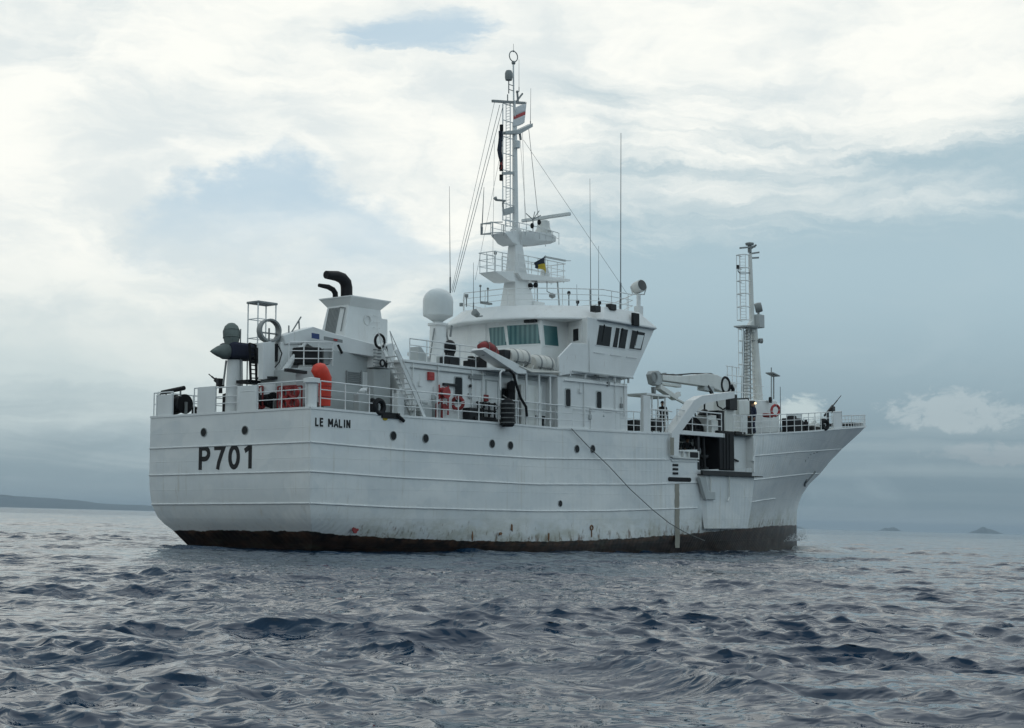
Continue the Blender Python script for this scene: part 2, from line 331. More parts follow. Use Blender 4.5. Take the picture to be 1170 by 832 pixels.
# ---------------------------------------------------------------- mesh collector
class MB:
    def __init__(s):
        s.v = []; s.f = []; s.m = []; s.cur = 0
    def add(s, vs, fs):
        o = len(s.v); s.v += [tuple(p) for p in vs]
        s.f += [tuple(i + o for i in f) for f in fs]; s.m += [s.cur] * len(fs)
        return s
    def slot(s, i): s.cur = i; return s
    def box(s, x0, x1, y0, y1, z0, z1):
        vs = [(x, y, z) for z in (z0, z1) for y in (y0, y1) for x in (x0, x1)]
        return s.add(vs, [(0, 2, 3, 1), (4, 5, 7, 6), (0, 1, 5, 4), (2, 6, 7, 3), (0, 4, 6, 2), (1, 3, 7, 5)])
    def loft(s, rings, cap=True, closed=True):
        n = len(rings[0]); vs = [p for r in rings for p in r]; fs = []
        for k in range(len(rings) - 1):
            for i in range(n if closed else n - 1):
                j = (i + 1) % n
                fs.append((k * n + i, k * n + j, (k + 1) * n + j, (k + 1) * n + i))
        if cap:
            fs.append(tuple(range(n))[::-1]); fs.append(tuple((len(rings) - 1) * n + i for i in range(n)))
        return s.add(vs, fs)
    def prism(s, poly, axis, a, b):
        """poly in the two other axes (in xyz order), extruded along axis from a to b"""
        def mk(p, c):
            q = list(p); q.insert('xyz'.index(axis), c); return tuple(q)
        return s.loft([[mk(p, a) for p in poly], [mk(p, b) for p in poly]])
    def tube(s, pts, r, n=8, r1=None, cap=True):
        pts = [Vector(p) for p in pts]; rings = []; m = len(pts)
        up = None
        for i, p in enumerate(pts):
            d = ((pts[min(i + 1, m - 1)] - p).normalized() + (p - pts[max(i - 1, 0)]).normalized())
            if d.length < 1e-6: d = Vector((0, 0, 1))
            d.normalize()
            if up is None:
                up = Vector((0, 0, 1)) if abs(d.z) < 0.9 else Vector((1, 0, 0))
            a = d.cross(up); a.normalize(); b = a.cross(d); b.normalize(); up = b
            rr = r if r1 is None else r + (r1 - r) * i / (m - 1)
            if isinstance(r, (list, tuple)): rr = r[i]
            rings.append([p + a * (rr * math.cos(2 * math.pi * k / n)) + b * (rr * math.sin(2 * math.pi * k / n)) for k in range(n)])
        return s.loft(rings, cap)
    def bar(s, p0, p1, w, h, up=(0, 0, 1)):
        p0 = Vector(p0); p1 = Vector(p1); d = (p1 - p0).normalized(); u = Vector(up)
        a = d.cross(u)
        if a.length < 1e-4: a = d.cross(Vector((0, 1, 0)))
        a.normalize(); b = a.cross(d).normalized()
        rings = [[p + a * (sx * w / 2) + b * (sy * h / 2) for sx, sy in ((-1, -1), (1, -1), (1, 1), (-1, 1))] for p in (p0, p1)]
        return s.loft(rings)
    def lathe(s, prof, o=(0, 0, 0), axis=(0, 0, 1), n=24, cap=True):
        """prof: list of (radius, height along axis)"""
        z = Vector(axis).normalized(); x = z.orthogonal().normalized(); y = z.cross(x); o = Vector(o)
        rings = [[o + z * h + x * (max(r, 0.001) * math.cos(2 * math.pi * k / n)) + y * (max(r, 0.001) * math.sin(2 * math.pi * k / n)) for k in range(n)] for r, h in prof]
        return s.loft(rings, cap)
    def ball(s, o, rx, ry=None, rz=None, n=16, m=10):
        ry = ry or rx; rz = rz or rx; o = Vector(o)
        rings = []
        for i in range(m + 1):
            t = -math.pi / 2 + math.pi * i / m
            c = max(math.cos(t), 0.02)
            rings.append([o + Vector((rx * c * math.cos(2 * math.pi * k / n), ry * c * math.sin(2 * math.pi * k / n), rz * math.sin(t))) for k in range(n)])
        return s.loft(rings)
    def torus(s, o, axis, R_, r, n=28, m=8, a0=0, a1=2 * math.pi):
        z = Vector(axis).normalized(); x = z.orthogonal().normalized(); y = z.cross(x); o = Vector(o)
        full = abs(a1 - a0 - 2 * math.pi) < 1e-4
        cnt = n if full else n + 1; rings = []
        for i in range(cnt):
            t = a0 + (a1 - a0) * i / n
            c = x * math.cos(t) + y * math.sin(t)
            rings.append([o + c * (R_ + r * math.cos(2 * math.pi * k / m)) + z * (r * math.sin(2 * math.pi * k / m)) for k in range(m)])
        if full: rings.append(rings[0])
        return s.loft(rings, cap=not full)
    def sheet(s, grid, th=0.0):
        """grid[i][j] of points; open sheet or thickened along y"""
        ni, nj = len(grid), len(grid[0]); vs = [p for r in grid for p in r]; fs = []
        for i in range(ni - 1):
            for j in range(nj - 1):
                fs.append((i * nj + j, i * nj + j + 1, (i + 1) * nj + j + 1, (i + 1) * nj + j))
        return s.add(vs, fs)
    def build(s, name, mats, parent=None, bevel=0.0, sharp=0.6, recalc=True, flat=False):
        me = bpy.data.meshes.new(name)
        me.from_pydata(s.v, [], s.f)
        if not isinstance(mats, (list, tuple)): mats = [mats]
        for m in mats: me.materials.append(M[m] if isinstance(m, str) else m)
        me.polygons.foreach_set('material_index', s.m)
        if recalc:
            bm = bmesh.new(); bm.from_mesh(me)
            bmesh.ops.remove_doubles(bm, verts=bm.verts, dist=0.0004)
            bmesh.ops.recalc_face_normals(bm, faces=bm.faces)
            bm.to_mesh(me); bm.free()
        if not flat:
            me.polygons.foreach_set('use_smooth', [True] * len(me.polygons))
            me.set_sharp_from_angle(angle=sharp)
        me.update()
        o = bpy.data.objects.new(name, me); col.objects.link(o)
        if parent is not None: o.parent = parent
        if bevel:
            md = o.modifiers.new('bevel', 'BEVEL'); md.width = bevel; md.segments = 2; md.limit_method = 'ANGLE'; md.angle_limit = 0.7
        return o

SHIP = Matrix([[0.629225, -0.776792, -0.0259, -10.881696], [0.777028, 0.629465, -0.001479, 61.77594], [0.017452, -0.019195, 0.999663, 0.01], [0.0, 0.0, 0.0, 1.0]])
def tag(o, label=None, cat=None, group=None, kind=None):
    if label: o['label'] = label
    if cat: o['category'] = cat
    if group: o['group'] = group
    if kind: o['kind'] = kind
    return o
def thing(name, label, cat, loc=(0, 0, 0), rz=0.0, group=None):
    """Empty at the base of something that rests on the ship; loc in the ship's own coordinates"""
    o = bpy.data.objects.new(name, None); col.objects.link(o)
    o.empty_display_size = 0.3
    o.matrix_world = SHIP @ Matrix.Translation(Vector(loc)) @ Matrix.Rotation(rz, 4, 'Z')
    return tag(o, label, cat, group)
def single(o, label, cat, loc=(0, 0, 0), rz=0.0, group=None):
    """the same for a thing that is one mesh"""
    o.matrix_world = SHIP @ Matrix.Translation(Vector(loc)) @ Matrix.Rotation(rz, 4, 'Z')
    return tag(o, label, cat, group)
def rel(pts, o):
    return [tuple(a - b for a, b in zip(p, o)) for p in pts]

# ================================================================= THE SHIP (local frame: x forward from the transom, y to port, z up)
ship = bpy.data.objects.new('patrol_ship', None); col.objects.link(ship)
ship.matrix_world = SHIP
tag(ship, 'white patrol ship with P701 on its stern and tall masts on the open sea', 'ship')

# ---- hull lines
LV = {  # height of each knuckle line along the ship
    0: ([0, 55], [-1.6, -1.6]),
    1: ([0.7, 2.2, 5, 9.4, 14, 19.4, 24.3, 29.5, 33, 38, 46], [0.66, 0.51, 0.37, 0.22, 0.14, 0.19, 0.33, 0.53, 0.61, 0.74, 0.74]),
    2: ([0, 4.7, 10, 13.6, 18.8, 26, 31.4, 35, 40, 47], [1.70, 1.57, 1.50, 1.46, 1.49, 1.66, 1.90, 2.15, 2.38, 2.6]),
    3: ([0, 4.7, 13.6, 21.7, 31.6, 38, 43, 49], [2.87, 2.74, 2.62, 2.75, 3.12, 3.52, 3.78, 3.95]),
    4: ([0, 4.6, 10, 13.6, 18.8, 24, 31.6, 38, 45, 52], [3.95, 3.83, 3.78, 3.75, 3.86, 4.0, 4.38, 4.84, 5.24, 5.62]),
    5: ([0, 5, 10, 15, 21.5, 26.5, 31.6, 38.3, 45, 55], [5.23, 5.16, 5.17, 5.13, 5.21, 5.34, 5.52, 5.98, 6.50, 7.18]),
}
def lz(L, x):
    i = min(int(L), 4); f = L - i
    return float(np.interp(x, *LV[i]) * (1 - f) + np.interp(x, *LV[i + 1]) * f)
LK = [0, 1, 2, 3, 4, 5]
XT = lambda L: float(np.interp(L, [0, .5, 1, 1.25, 1.5, 2, 2.5, 3], [2.8, 1.6, .75, .5, .3, .1, .02, 0]))            # transom profile
XS = lambda L: float(np.interp(L, [0, .5, 1, 1.6, 2, 2.5, 3, 3.5, 4, 4.5, 5], [45.3, 45.1, 45.1, 45.2, 45.8, 46.75, 48.2, 49.5, 51.2, 52.9, 54.6]))
BT = lambda L: float(np.interp(L, [0, .5, .75, 1, 1.25, 1.5, 1.75, 2, 2.5, 3], [1.8, 3.05, 3.6, 4.02, 4.26, 4.42, 4.51, 4.57, 4.63, 4.65]))      # half breadth at transom
BM = lambda L: float(np.interp(L, LK, [4.2, 4.63, 4.65, 4.65, 4.65, 4.65]))    # amidships
XF = lambda L: float(np.interp(L, LK, [20, 24, 26.5, 28.5, 30.5, 32.5]))       # where the bow starts to taper
PW = lambda L: float(np.interp(L, LK, [1.55, 1.7, 1.75, 1.85, 2.0, 2.25]))
def half(L, x):
    xt, xs, xf = XT(L), XS(L), XF(L)
    b = BM(L)
    if x < 15:
        t = max(0.0, min(1.0, (x - xt) / (15 - xt))); t = t ** 0.9
        b = BT(L) + (BM(L) - BT(L)) * t
    if x > xf:
        q = min(1.0, (x - xf) / (xs - xf)); b = BM(L) * max(0.0, 1 - q ** PW(L))
    return b
def hp(L, x, side=-1, out=0.0):
    """point on the hull skin at knuckle level L (0..5) and station x"""
    return (x, side * (half(L, x) + out), lz(L, x))

XCUT = [24.9, 26.65, 30.1, 32.2]
def build_hull():
    rows = [0, 0.5, 0.75, 1, 1.25, 1.5, 1.75, 2, 2.5, 3, 3.52, 4, 4.36, 4.7, 5]
    base = sorted(set([round(v, 3) for v in np.linspace(0, 23.5, 27)] + XCUT + [28.4, 31.2, 33.3] + [round(v, 3) for v in np.linspace(34.5, 55, 26)]))
    b = MB(); idx = {}
    def X(L, x):           # squeeze the end stations on to this level's transom and stem
        if x < 8: return XT(L) + (8 - XT(L)) * x / 8
        if x > 34: return 34 + (XS(L) - 34) * (x - 34) / (55 - 34)
        return x
    for side in (-1, 1):
        for i, x in enumerate(base):
            for j, L in enumerate(rows):
                xx = X(L, x); idx[side, i, j] = len(b.v)
                b.v.append((xx, side * half(L, xx) if i < len(base) - 1 else 0.0, lz(L, xx)))
    def face(q, m):
        b.f.append(tuple(q)); b.m.append(m)
    for side in (-1, 1):
        for i in range(len(base) - 1):
            for j in range(len(rows) - 1):
                xm = (base[i] + base[i + 1]) / 2; Lm = (rows[j] + rows[j + 1]) / 2
                if side < 0:
                    if 24.9 < xm < 26.65 and Lm > 4.36: continue
                    if 26.65 < xm < 30.1 and Lm > 3.52: continue
                    if 30.1 < xm < 32.2 and Lm > 3.52: continue
                face((idx[side, i, j], idx[side, i + 1, j], idx[side, i + 1, j + 1], idx[side, i, j + 1]), 1 if rows[j] < 1 else 0)
    # transom
    for j in range(len(rows) - 1):
        face((idx[-1, 0, j], idx[-1, 0, j + 1], idx[1, 0, j + 1], idx[1, 0, j]), 1 if rows[j] < 1 else 0)
    b.m = [0] * len(b.m)
    me_hull = b.build('hull', 'hull', ship, sharp=0.5, recalc=True)
    at_ = me_hull.data.attributes.new('boot_line', 'FLOAT', 'POINT')
    at_.data.foreach_set('value', [lz(1, v.co.x) for v in me_hull.data.vertices])
    return me_hull
hull = build_hull()

def deck_pts(x0, x1, n, side=-1, inset=0.0, dz=0.0):
    return [(x, side * max(0.02, half(5, x) - inset), lz(5, x) + dz) for x in np.linspace(x0, x1, n)]
d = MB()
xs_ = sorted(list(np.linspace(0.03, 54.2, 60)) + [24.9, 30.1])
d.sheet([[(x, s * max(0.0, half(5, x) - 0.04), lz(5, x) - 0.03 + 0.06 * (1 - abs(s))) for s in (-1, -0.5, 0, 0.5, 1)] for x in xs_])
d.build('deck', 'deck', ship, recalc=False)

# rub rails welded round the hull, one per knuckle line
for L in (2, 3, 4):
    runs = [(np.linspace(XT(L) + 0.01, 26.55, 40), -1), (np.linspace(XT(L) + 0.01, {2: 39.2, 3: XS(3) - .5, 4: XS(4) - .6}[L], 70), 1)]
    f0 = {2: 32.3, 3: 32.25, 4: 32.25}[L]; f1 = {2: 37.3, 3: XS(3) - 0.5, 4: XS(4) - 0.6}[L]
    runs.append((np.linspace(f0, f1, 30), -1))
    if L == 4: runs[0] = (np.linspace(0.01, 24.0, 36), -1)
    for k, (xx, side) in enumerate(runs):
        b = MB(); b.tube([hp(L, x, side, 0.015) for x in xx], 0.032, 8)
        if k == 0:
            b.tube([(XT(L) - 0.015, -half(L, XT(L)), lz(L, 0)), (XT(L) - 0.015, half(L, XT(L)), lz(L, 0))], 0.032, 8)
        b.build('rub_rail', 'rail', hull)
b = MB()
b.tube([(24.081, -4.660, 4.092), (24.311, -4.660, 3.928), (26.697, -4.660, 3.974)], 0.04, 8); b.build('rub_rail', 'rail', hull)

# gunwale: flat bar on the deck edge
g = MB()
for x0, x1, side in ((0.0, 24.85, -1), (32.25, 54.3, -1), (0.0, 54.3, 1)):
    ring = []
    for x in np.linspace(x0, x1, 60):
        h = max(0.01, half(5, x)); z = lz(5, x)
        ring.append([(x, side * (h + .035), z - .05), (x, side * (h + .035), z + .035), (x, side * max(0.005, h - .07), z + .035), (x, side * max(0.005, h - .07), z - .05)])
    g.loft(ring)
g.box(-0.03, 0.07, -4.62, 4.62, 5.18, 5.265)
g.build('gunwale', 'white', hull)

def porthole(p, nrm, r=0.145):
    n = Vector(nrm); b = MB(); p = Vector(p)
    b.lathe([(r * 0.98, 0.0), (r * 1.14, 0.0), (r * 1.14, 0.025), (r * 0.98, 0.025), (r * 0.98, 0.0)], p, n, 20, False)
    b.slot(1).lathe([(0.001, -0.02), (r * 1.03, -0.02), (r * 1.03, 0.018), (0.001, 0.018)], p, n, 20)
    b.build('porthole', ['grey', 'glass'], hull)
for x, z in ((4.46, 4.36), (6.35, 4.33), (10.53, 4.27), (11.76, 4.24), (16.52, 4.26), (17.73, 4.30), (15.27, 1.80)):
    L = 4.3 if z > 3 else 2.2
    porthole((x, -half(L, x), z), (0, -1, 0), 0.165 if z > 3 else 0.13)
for y in (1.33, -1.07):
    porthole((0.0, y, 4.5), (-1, 0, 0), 0.16)

# lettering built as flat strokes standing 6 mm proud of the plating
def strokes(lines, w, th, place):
    b = MB()
    for ln in lines:
        # mitred ribbon
        P = [Vector((p[0], p[1])) for p in ln]; P = [p for k, p in enumerate(P) if k == 0 or (p - P[k - 1]).length > 1e-4]; closed = (P[0] - P[-1]).length < 1e-6
        if closed: P = P[:-1]
        L, Rr = [], []
        m = len(P)
        for i in range(m):
            a = P[i - 1] if (closed or i > 0) else None; c = P[(i + 1) % m] if (closed or i < m - 1) else None
            d0 = (P[i] - a).normalized() if a is not None else (c - P[i]).normalized()
            d1 = (c - P[i]).normalized() if c is not None else d0
            n0 = Vector((-d0.y, d0.x)); n1 = Vector((-d1.y, d1.x)); n = n0 + n1
            n = n / max(1.0, n.length_squared) * 2 if n.length > 1e-5 else n0
            L.append(P[i] + n * (w / 2)); Rr.append(P[i] - n * (w / 2))
        k = m if closed else m - 1
        for i in range(k):
            j = (i + 1) % m
            q = [L[i], L[j], Rr[j], Rr[i]]
            b.loft([[place(v.x, v.y, 0.0) for v in q], [place(v.x, v.y, th) for v in q]])
    return b
def arc(cx, cy, rx, ry, a0, a1, n=12):
    return [(cx + rx * math.cos(R(a0 + (a1 - a0) * i / n)), cy + ry * math.sin(R(a0 + (a1 - a0) * i / n))) for i in range(n + 1)]
GL = {  # glyphs on a 0.6 x 1.0 cell (stroke centre lines inset by half the stroke)
    'P': [[(.08, 0), (.08, .92), (.30, .92)] + arc(.30, .69, .21, .23, 90, -90) + [(.08, .46)]],
    '7': [[(.03, .92), (.52, .92)] + [(.40, .62), (.28, .30), (.22, 0)]],
    '0': [arc(.29, .5, .21, .42, 0, 360, 28)],
    '1': [[(.33, 0), (.33, 1)], [(.06, .74), (.30, .90)]],
    'L': [[(.08, 1), (.08, .08), (.50, .08)]],
    'E': [[(.50, .92), (.08, .92), (.08, .08), (.50, .08)], [(.08, .52), (.45, .52)]],
    'M': [[(.08, 0), (.08, 1)], [(.60, 0), (.60, 1)], [(.10, .93), (.34, .30)], [(.58, .93), (.34, .30)]],
    'A': [[(.03, 0), (.29, .96), (.55, 0)], [(.14, .30), (.44, .30)]],
    'I': [[(.12, 0), (.12, 1)]],
    'N': [[(.08, 0), (.08, 1)], [(.49, 0), (.49, 1)], [(.10, .93), (.47, .07)]],
}
WD = {'M': .74, 'I': .30, ' ': .34, '1': .5}
def lettering(text, name, width, height, w, place, gap=0.12):
    tot = sum(WD.get(c, .60) for c in text) + gap * (len(text) - 1)
    sx = width / tot; x = 0; lines = []
    for c in text:
        for ln in GL.get(c, []):
            lines.append([((x + p[0]) * sx, p[1] * height) for p in ln])
        x += WD.get(c, .60) + gap
    strokes(lines, w, 0.007, place).build(name, 'letter', hull, flat=True, recalc=True)
lettering('P701', 'hull_number_lettering', 3.18, 0.92, 0.19, lambda u, v, n: (-0.004 - n, 1.60 - u, 3.03 + v - (1.60 - u - 1.6) * 0.0), 0.16)
lettering('LE', 'ship_name_lettering', 0.44, 0.31, 0.070, lambda u, v, n: (0.24 + u, -4.654 - n, 4.55 + v), 0.10)
lettering('MALIN', 'ship_name_lettering', 1.18, 0.31, 0.070, lambda u, v, n: (0.91 + u, -4.654 - n, 4.55 + v), 0.10)

# hull fittings: overboard slot, ladder rungs, recessed pilot steps and stained chute strake
b = MB(); b.slot(0)
z0 = 3.28
b.lathe([(0.001, 0), (.10, 0), (.10, .03), (.001, .03)], (24.034, -4.655, 3.050), (0, -1, 0), 14)
b.lathe([(0.001, 0), (.10, 0), (.10, .03), (.001, .03)], (25.880, -4.655, 3.052), (0, -1, 0), 14)
p, q = (24.034, -4.655, 3.050), (25.880, -4.655, 3.052)
b.bar((p[0], -4.672, p[2]), (q[0], -4.672, q[2]), 0.034, 0.20)
b.build('overboard_slot', 'black', hull)
for y_ in (531.5, 536.0, 540.8):
    pass
b = MB()
for p in ((24.619, -4.660, 3.745), (24.616, -4.660, 3.544), (24.613, -4.660, 3.339)):
    b.box(p[0] - .26, p[0] + .2, -4.685, -4.64, p[2] - .055, p[2] + .055)
b.build('recessed_step', 'black', hull)
b = MB()
p, q = (24.729, -4.655, 2.829), (24.678, -4.655, -0.274)
rr = random.Random(3)
for sgn in (1,):
    Lp, Rp = [], []
    for k in range(20):
        t = k / 19; z = p[2] + (q[2] - p[2]) * t
        Lp.append((p[0] - .19 - .05 * rr.random(), -4.66, z)); Rp.append((p[0] + .17 + .05 * rr.random(), -4.66, z))
    b.sheet([[a, (a[0] * .5 + c[0] * .5, -4.69, a[2]), c] for a, c in zip(Lp, Rp)])
b.build('stained_strake', 'faintstain', hull)
# rusty freeing ports and scars low on the plating
def scar(p, w, h, m='rust', seed=1):
    rr = random.Random(seed); b = MB(); pts = []
    for k in range(12):
        a = 2 * math.pi * k / 12; r_ = 0.6 + 0.5 * rr.random()
        pts.append((p[0] + w * r_ * math.cos(a), p[2] + h * r_ * math.sin(a)))
    b.prism(pts, 'y', p[1] - 0.012, p[1] + 0.03); b.build('rust_scar', m, hull, flat=True)
scar((2.652, -4.420, 0.689), .17, .13, 'darkred', 2); scar((11.895, -4.640, 0.752), .06, .17, 'rust', 3)
scar((11.156, -4.620, 0.498), .12, .06, 'rust', 5); scar((9.354, -4.600, 0.403), .04, .2, 'rust', 9)
scar((14.459, -4.640, 0.361), .05, .22, 'rust', 6)
b = MB(); p = (17.621, -4.660, 0.729); b.torus(p, (0, 1, 0), .10, .035, 18, 6); b.bar((p[0], -4.66, p[2] - .1), (p[0], -4.66, p[2] - .42), .03, .04); b.build('drain_ring', 'rust', hull)
# faint worn marks on the bow
b = MB()
for (xa, La, w, h) in ((40.5, 3.85, .28, .05), (41.1, 3.9, .3, .07), (41.7, 3.93, .26, .06), (40.1, 3.62, .07, .22), (40.4, 3.72, .2, .05)):
    p = hp(La, xa, -1, 0.008); q = hp(La, xa + w, -1, 0.008)
    b = MB(); b.bar(p, q, .012, h); b.build('worn_mark', 'grey', hull, flat=True)
# anchor in its pocket under the flare
def anchor():
    root = MB(); c = hp(3.1, 44.6, -1, 0.03)
    e = hp(2.55, 43.9, -1, 0.03)
    root.bar(c, e, .09, .12)
    root.tube([hp(2.72, 43.5, -1, .05), e, hp(2.45, 44.5, -1, .05)], .07, 6)
    root.build('anchor', 'grey', hull)
anchor()

# ---- sponson for the hauling bay and the bay itself (cut through the starboard plating)
def yb(x): return -(half(4, x))
b = MB()
top = [(26.6, -4.6), (26.9, -4.84), (31.9, -4.80), (32.3, -4.5)]
mid = [(26.9, -4.6), (27.2, -4.80), (31.7, -4.74), (32.2, -4.4)]
bot = [(27.25, -4.58), (27.4, -4.74), (31.4, -4.66), (31.9, -4.3)]
b.loft([[(x, y, z) for x, y in ring] for ring, z in ((bot, 0.62), (mid, 1.9), (top, 3.30))])
sp = b.build('sponson', 'hull', hull, bevel=0.03)
b = MB(); b.box(26.6, 32.35, -5.06, -4.45, 3.30, 3.35); b.box(26.6, 31.4, -4.96, -4.84, 3.35, 3.54); b.build('sill_plate', 'blackmetal', sp)
b = MB()
for p, q, in (((27.398, -4.930, 3.221), (27.459, -4.880, 2.304)),((29.208, -4.930, 3.347), (29.265, -4.880, 2.236))):
    b.tube([p, q], .045, 6); b.build('drain_pipe', 'offwhite', sp); b = MB()
q = (29.265, -4.880, 2.236); b.tube([q, (q[0] - .25, q[1] - .05, q[2] - .2)], .04, 6)
b.build('drain_pipe', 'offwhite', sp)
b = MB(); b.prism([(p[0], p[2]) for p in ((26.382, -4.900, 3.201), (26.952, -4.900, 3.212), (27.224, -4.900, 2.476), (27.845, -4.900, 2.484), (27.837, -4.900, 2.089), (26.929, -4.900, 2.081))], 'y', -4.93, -4.75); b.build('doubler_plate', 'midgrey', sp, bevel=0.02)
# bay interior
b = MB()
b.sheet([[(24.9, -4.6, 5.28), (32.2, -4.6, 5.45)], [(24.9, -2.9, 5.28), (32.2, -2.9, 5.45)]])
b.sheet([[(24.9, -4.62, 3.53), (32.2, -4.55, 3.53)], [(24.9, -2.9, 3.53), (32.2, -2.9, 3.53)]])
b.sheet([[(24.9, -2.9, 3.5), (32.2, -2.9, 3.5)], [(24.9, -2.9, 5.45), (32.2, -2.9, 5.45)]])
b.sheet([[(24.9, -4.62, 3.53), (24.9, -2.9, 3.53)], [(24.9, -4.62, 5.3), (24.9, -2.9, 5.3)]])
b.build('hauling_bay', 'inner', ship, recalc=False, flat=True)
b = MB(); b.loft([[(30.1, -4.25, 3.58), (32.18, -4.2, 3.58), (32.18, -4.2, 5.5), (30.1, -4.25, 5.46)], [(30.1, -4.18, 3.58), (32.18, -4.13, 3.58), (32.18, -4.13, 5.5), (30.1, -4.18, 5.46)]])
b.build('recessed_panel', 'white', ship, bevel=.01)
b = MB(); b.bar((32.542, -4.660, 5.454), (32.009, -4.660, 4.146), .13, .1, (0, 1, 0)); b.box(32.12, 32.26, -4.66, -4.1, 3.56, 5.5); b.build('bay_edge_strip', 'white', ship)
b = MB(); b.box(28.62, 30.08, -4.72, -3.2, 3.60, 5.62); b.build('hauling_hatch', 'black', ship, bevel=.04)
b = MB(); b.bar((26.7, -4.6, 3.6), (26.7, -4.6, 5.3), .16, .16); b.tube([(27.3, -4.3, 3.55), (27.35, -4.3, 5.3)], .05, 8)
b.tube([(27.7, -4.4, 3.55), (27.75, -4.3, 5.25)], .07, 8); b.build('bay_stanchion', 'blackmetal', ship)
b = MB(); b.lathe([(.05, 0), (.34, 0), (.34, .12), (.16, .2), (.16, .55), (.34, .62), (.34, .75), (.05, .75)], (27.9, -4.1, 3.6), (0, 0, 1), 18); b.build('line_hauler', 'blackmetal', ship)
b = MB(); p = (30.140, -4.300, 4.146); b.tube([p, (p[0] + .5, p[1], p[2] + .08), (p[0] + 1.0, p[1], p[2] - .02)], .05, 6); b.build('line_roller', 'black', ship)
b = MB(); b.tube([(27.0, -3.4, 3.55), (27.0, -3.4, 4.7), (27.9, -3.4, 4.9)], .06, 8); b.tube([(28.3, -3.3, 3.55), (28.3, -3.3, 5.2)], .05, 8); b.tube([(25.2, -3.3, 5.0), (28.4, -3.3, 5.0)], .04, 8); b.build('bay_pipe', 'offwhite', ship)
b = MB(); b.torus((27.55, -4.05, 4.55), (.2, 1, 0), .24, .035, 22, 6); b.tube([(27.3, -4.05, 4.55), (27.8, -4.05, 4.55)], .025, 6); b.build('hand_wheel', 'steel', ship)
b = MB(); b.box(25.0, 25.9, -3.9, -3.1, 3.55, 4.75); b.box(26.1, 26.5, -4.3, -3.8, 3.55, 4.3); b.build('bay_locker', 'grey', ship, bevel=.04)
b = MB()
for k in range(3): b.tube([(29.0 + .3 * k, -4.74, 3.6), (29.0 + .3 * k, -4.74, 5.5)], .02, 5)
b.build('hatch_rib', 'blackmetal', ship)
# slab and lower bulwark of the little gallery abaft the bay
b = MB(); b.box(24.75, 29.1, -4.75, -4.45, 5.26, 5.47); b.build('gallery_slab', 'white', ship, bevel=.015)
b = MB()
b.box(24.2, 26.6, -4.78, -4.66, 4.08, 4.14); b.box(24.2, 26.6, -4.78, -4.66, 4.42, 4.48)
for x in (24.24, 24.7, 25.2, 25.7, 26.56): b.box(x - .04, x + .04, -4.775, -4.665, 4.14, 4.42)
b.build('gallery_bulwark', 'offwhite', ship)
b = MB(); b.box(25.75, 26.45, -4.80, -4.68, 4.16, 4.42); b.build('fairlead_slot', 'black', ship)

# ---- guard rails
def guard_rail(pts, heights=(0.36, 0.68, 1.0), r=0.024, every=1.25, name='guard_rail', top_r=None, parent=None, posts=True):
    b = MB(); pts = [Vector(p) for p in pts]
    for k, h in enumerate(heights):
        rr = (top_r or r * 1.2) if k == len(heights) - 1 else r * 0.85
        b.tube([p + Vector((0, 0, h)) for p in pts], rr, 6)
    # evenly spaced posts along the polyline
    seg = [(pts[i + 1] - pts[i]).length for i in range(len(pts) - 1)]; tot = sum(seg)
    n = max(1, round(tot / every))
    for k in range(n + 1):
        d = tot * k / n; i = 0
        while i < len(seg) - 1 and d > seg[i]: d -= seg[i]; i += 1
        p = pts[i].lerp(pts[i + 1], min(1, d / max(seg[i], 1e-6)))
        if posts: b.tube([p, p + Vector((0, 0, heights[-1]))], r, 6)
    return b.build(name, 'rail', parent or ship)
S = lambda x, inset=0.06: (x, -(half(5, x) - inset), lz(5, x) + 0.03)
P_ = lambda x, inset=0.06: (x, (half(5, x) - inset), lz(5, x) + 0.03)
# stern
guard_rail([(0.04, -1.72, 5.25), (0.04, -4.35, 5.25)], every=1.1)
guard_rail([(0.04, 2.0, 5.25), (0.04, 0.7, 5.25)], heights=(0.5, 1.02), every=1.2)
guard_rail([(0.04, 0.7, 5.25), (0.04, -0.55, 5.25)], heights=(0.35, 0.62, 0.98), every=1.2)
guard_rail([(0.04, 4.5, 5.25), (0.04, 3.3, 5.25)], heights=(0.5, 0.95), every=1.0)
b = MB(); b.box(0.0, 0.05, 3.35, 4.25, 5.25, 6.1); b.box(-.02, .07, 3.3, 3.36, 5.25, 6.12); b.box(-.02, .07, 4.24, 4.3, 5.25, 6.12); b.build('bulwark_plate', 'white', ship, bevel=.01)
b = MB(); b.box(-0.02, 0.05, 0.68, 1.75, 5.25, 6.3); b.build('bulwark_plate', 'white', ship, bevel=.015)
b = MB(); b.box(-0.02, 0.05, -1.7, -0.62, 5.25, 6.22)
for y in (-1.62, -.72): b.box(-.03, -.012, y - .03, y + .03, 5.5, 6.0)
b.box(-.03, -.012, -1.62, -.72, 5.98, 6.02); b.build('bulwark_plate', 'white', ship, bevel=.015)
b = MB(); b.lathe([(.05, 0), (.2, 0), (.2, .92), (.31, .95), (.31, 1.12), (.05, 1.16)], (0.28, -4.40, 5.22), (0, 0, 1), 20); b.build('corner_bollard', 'white', ship)
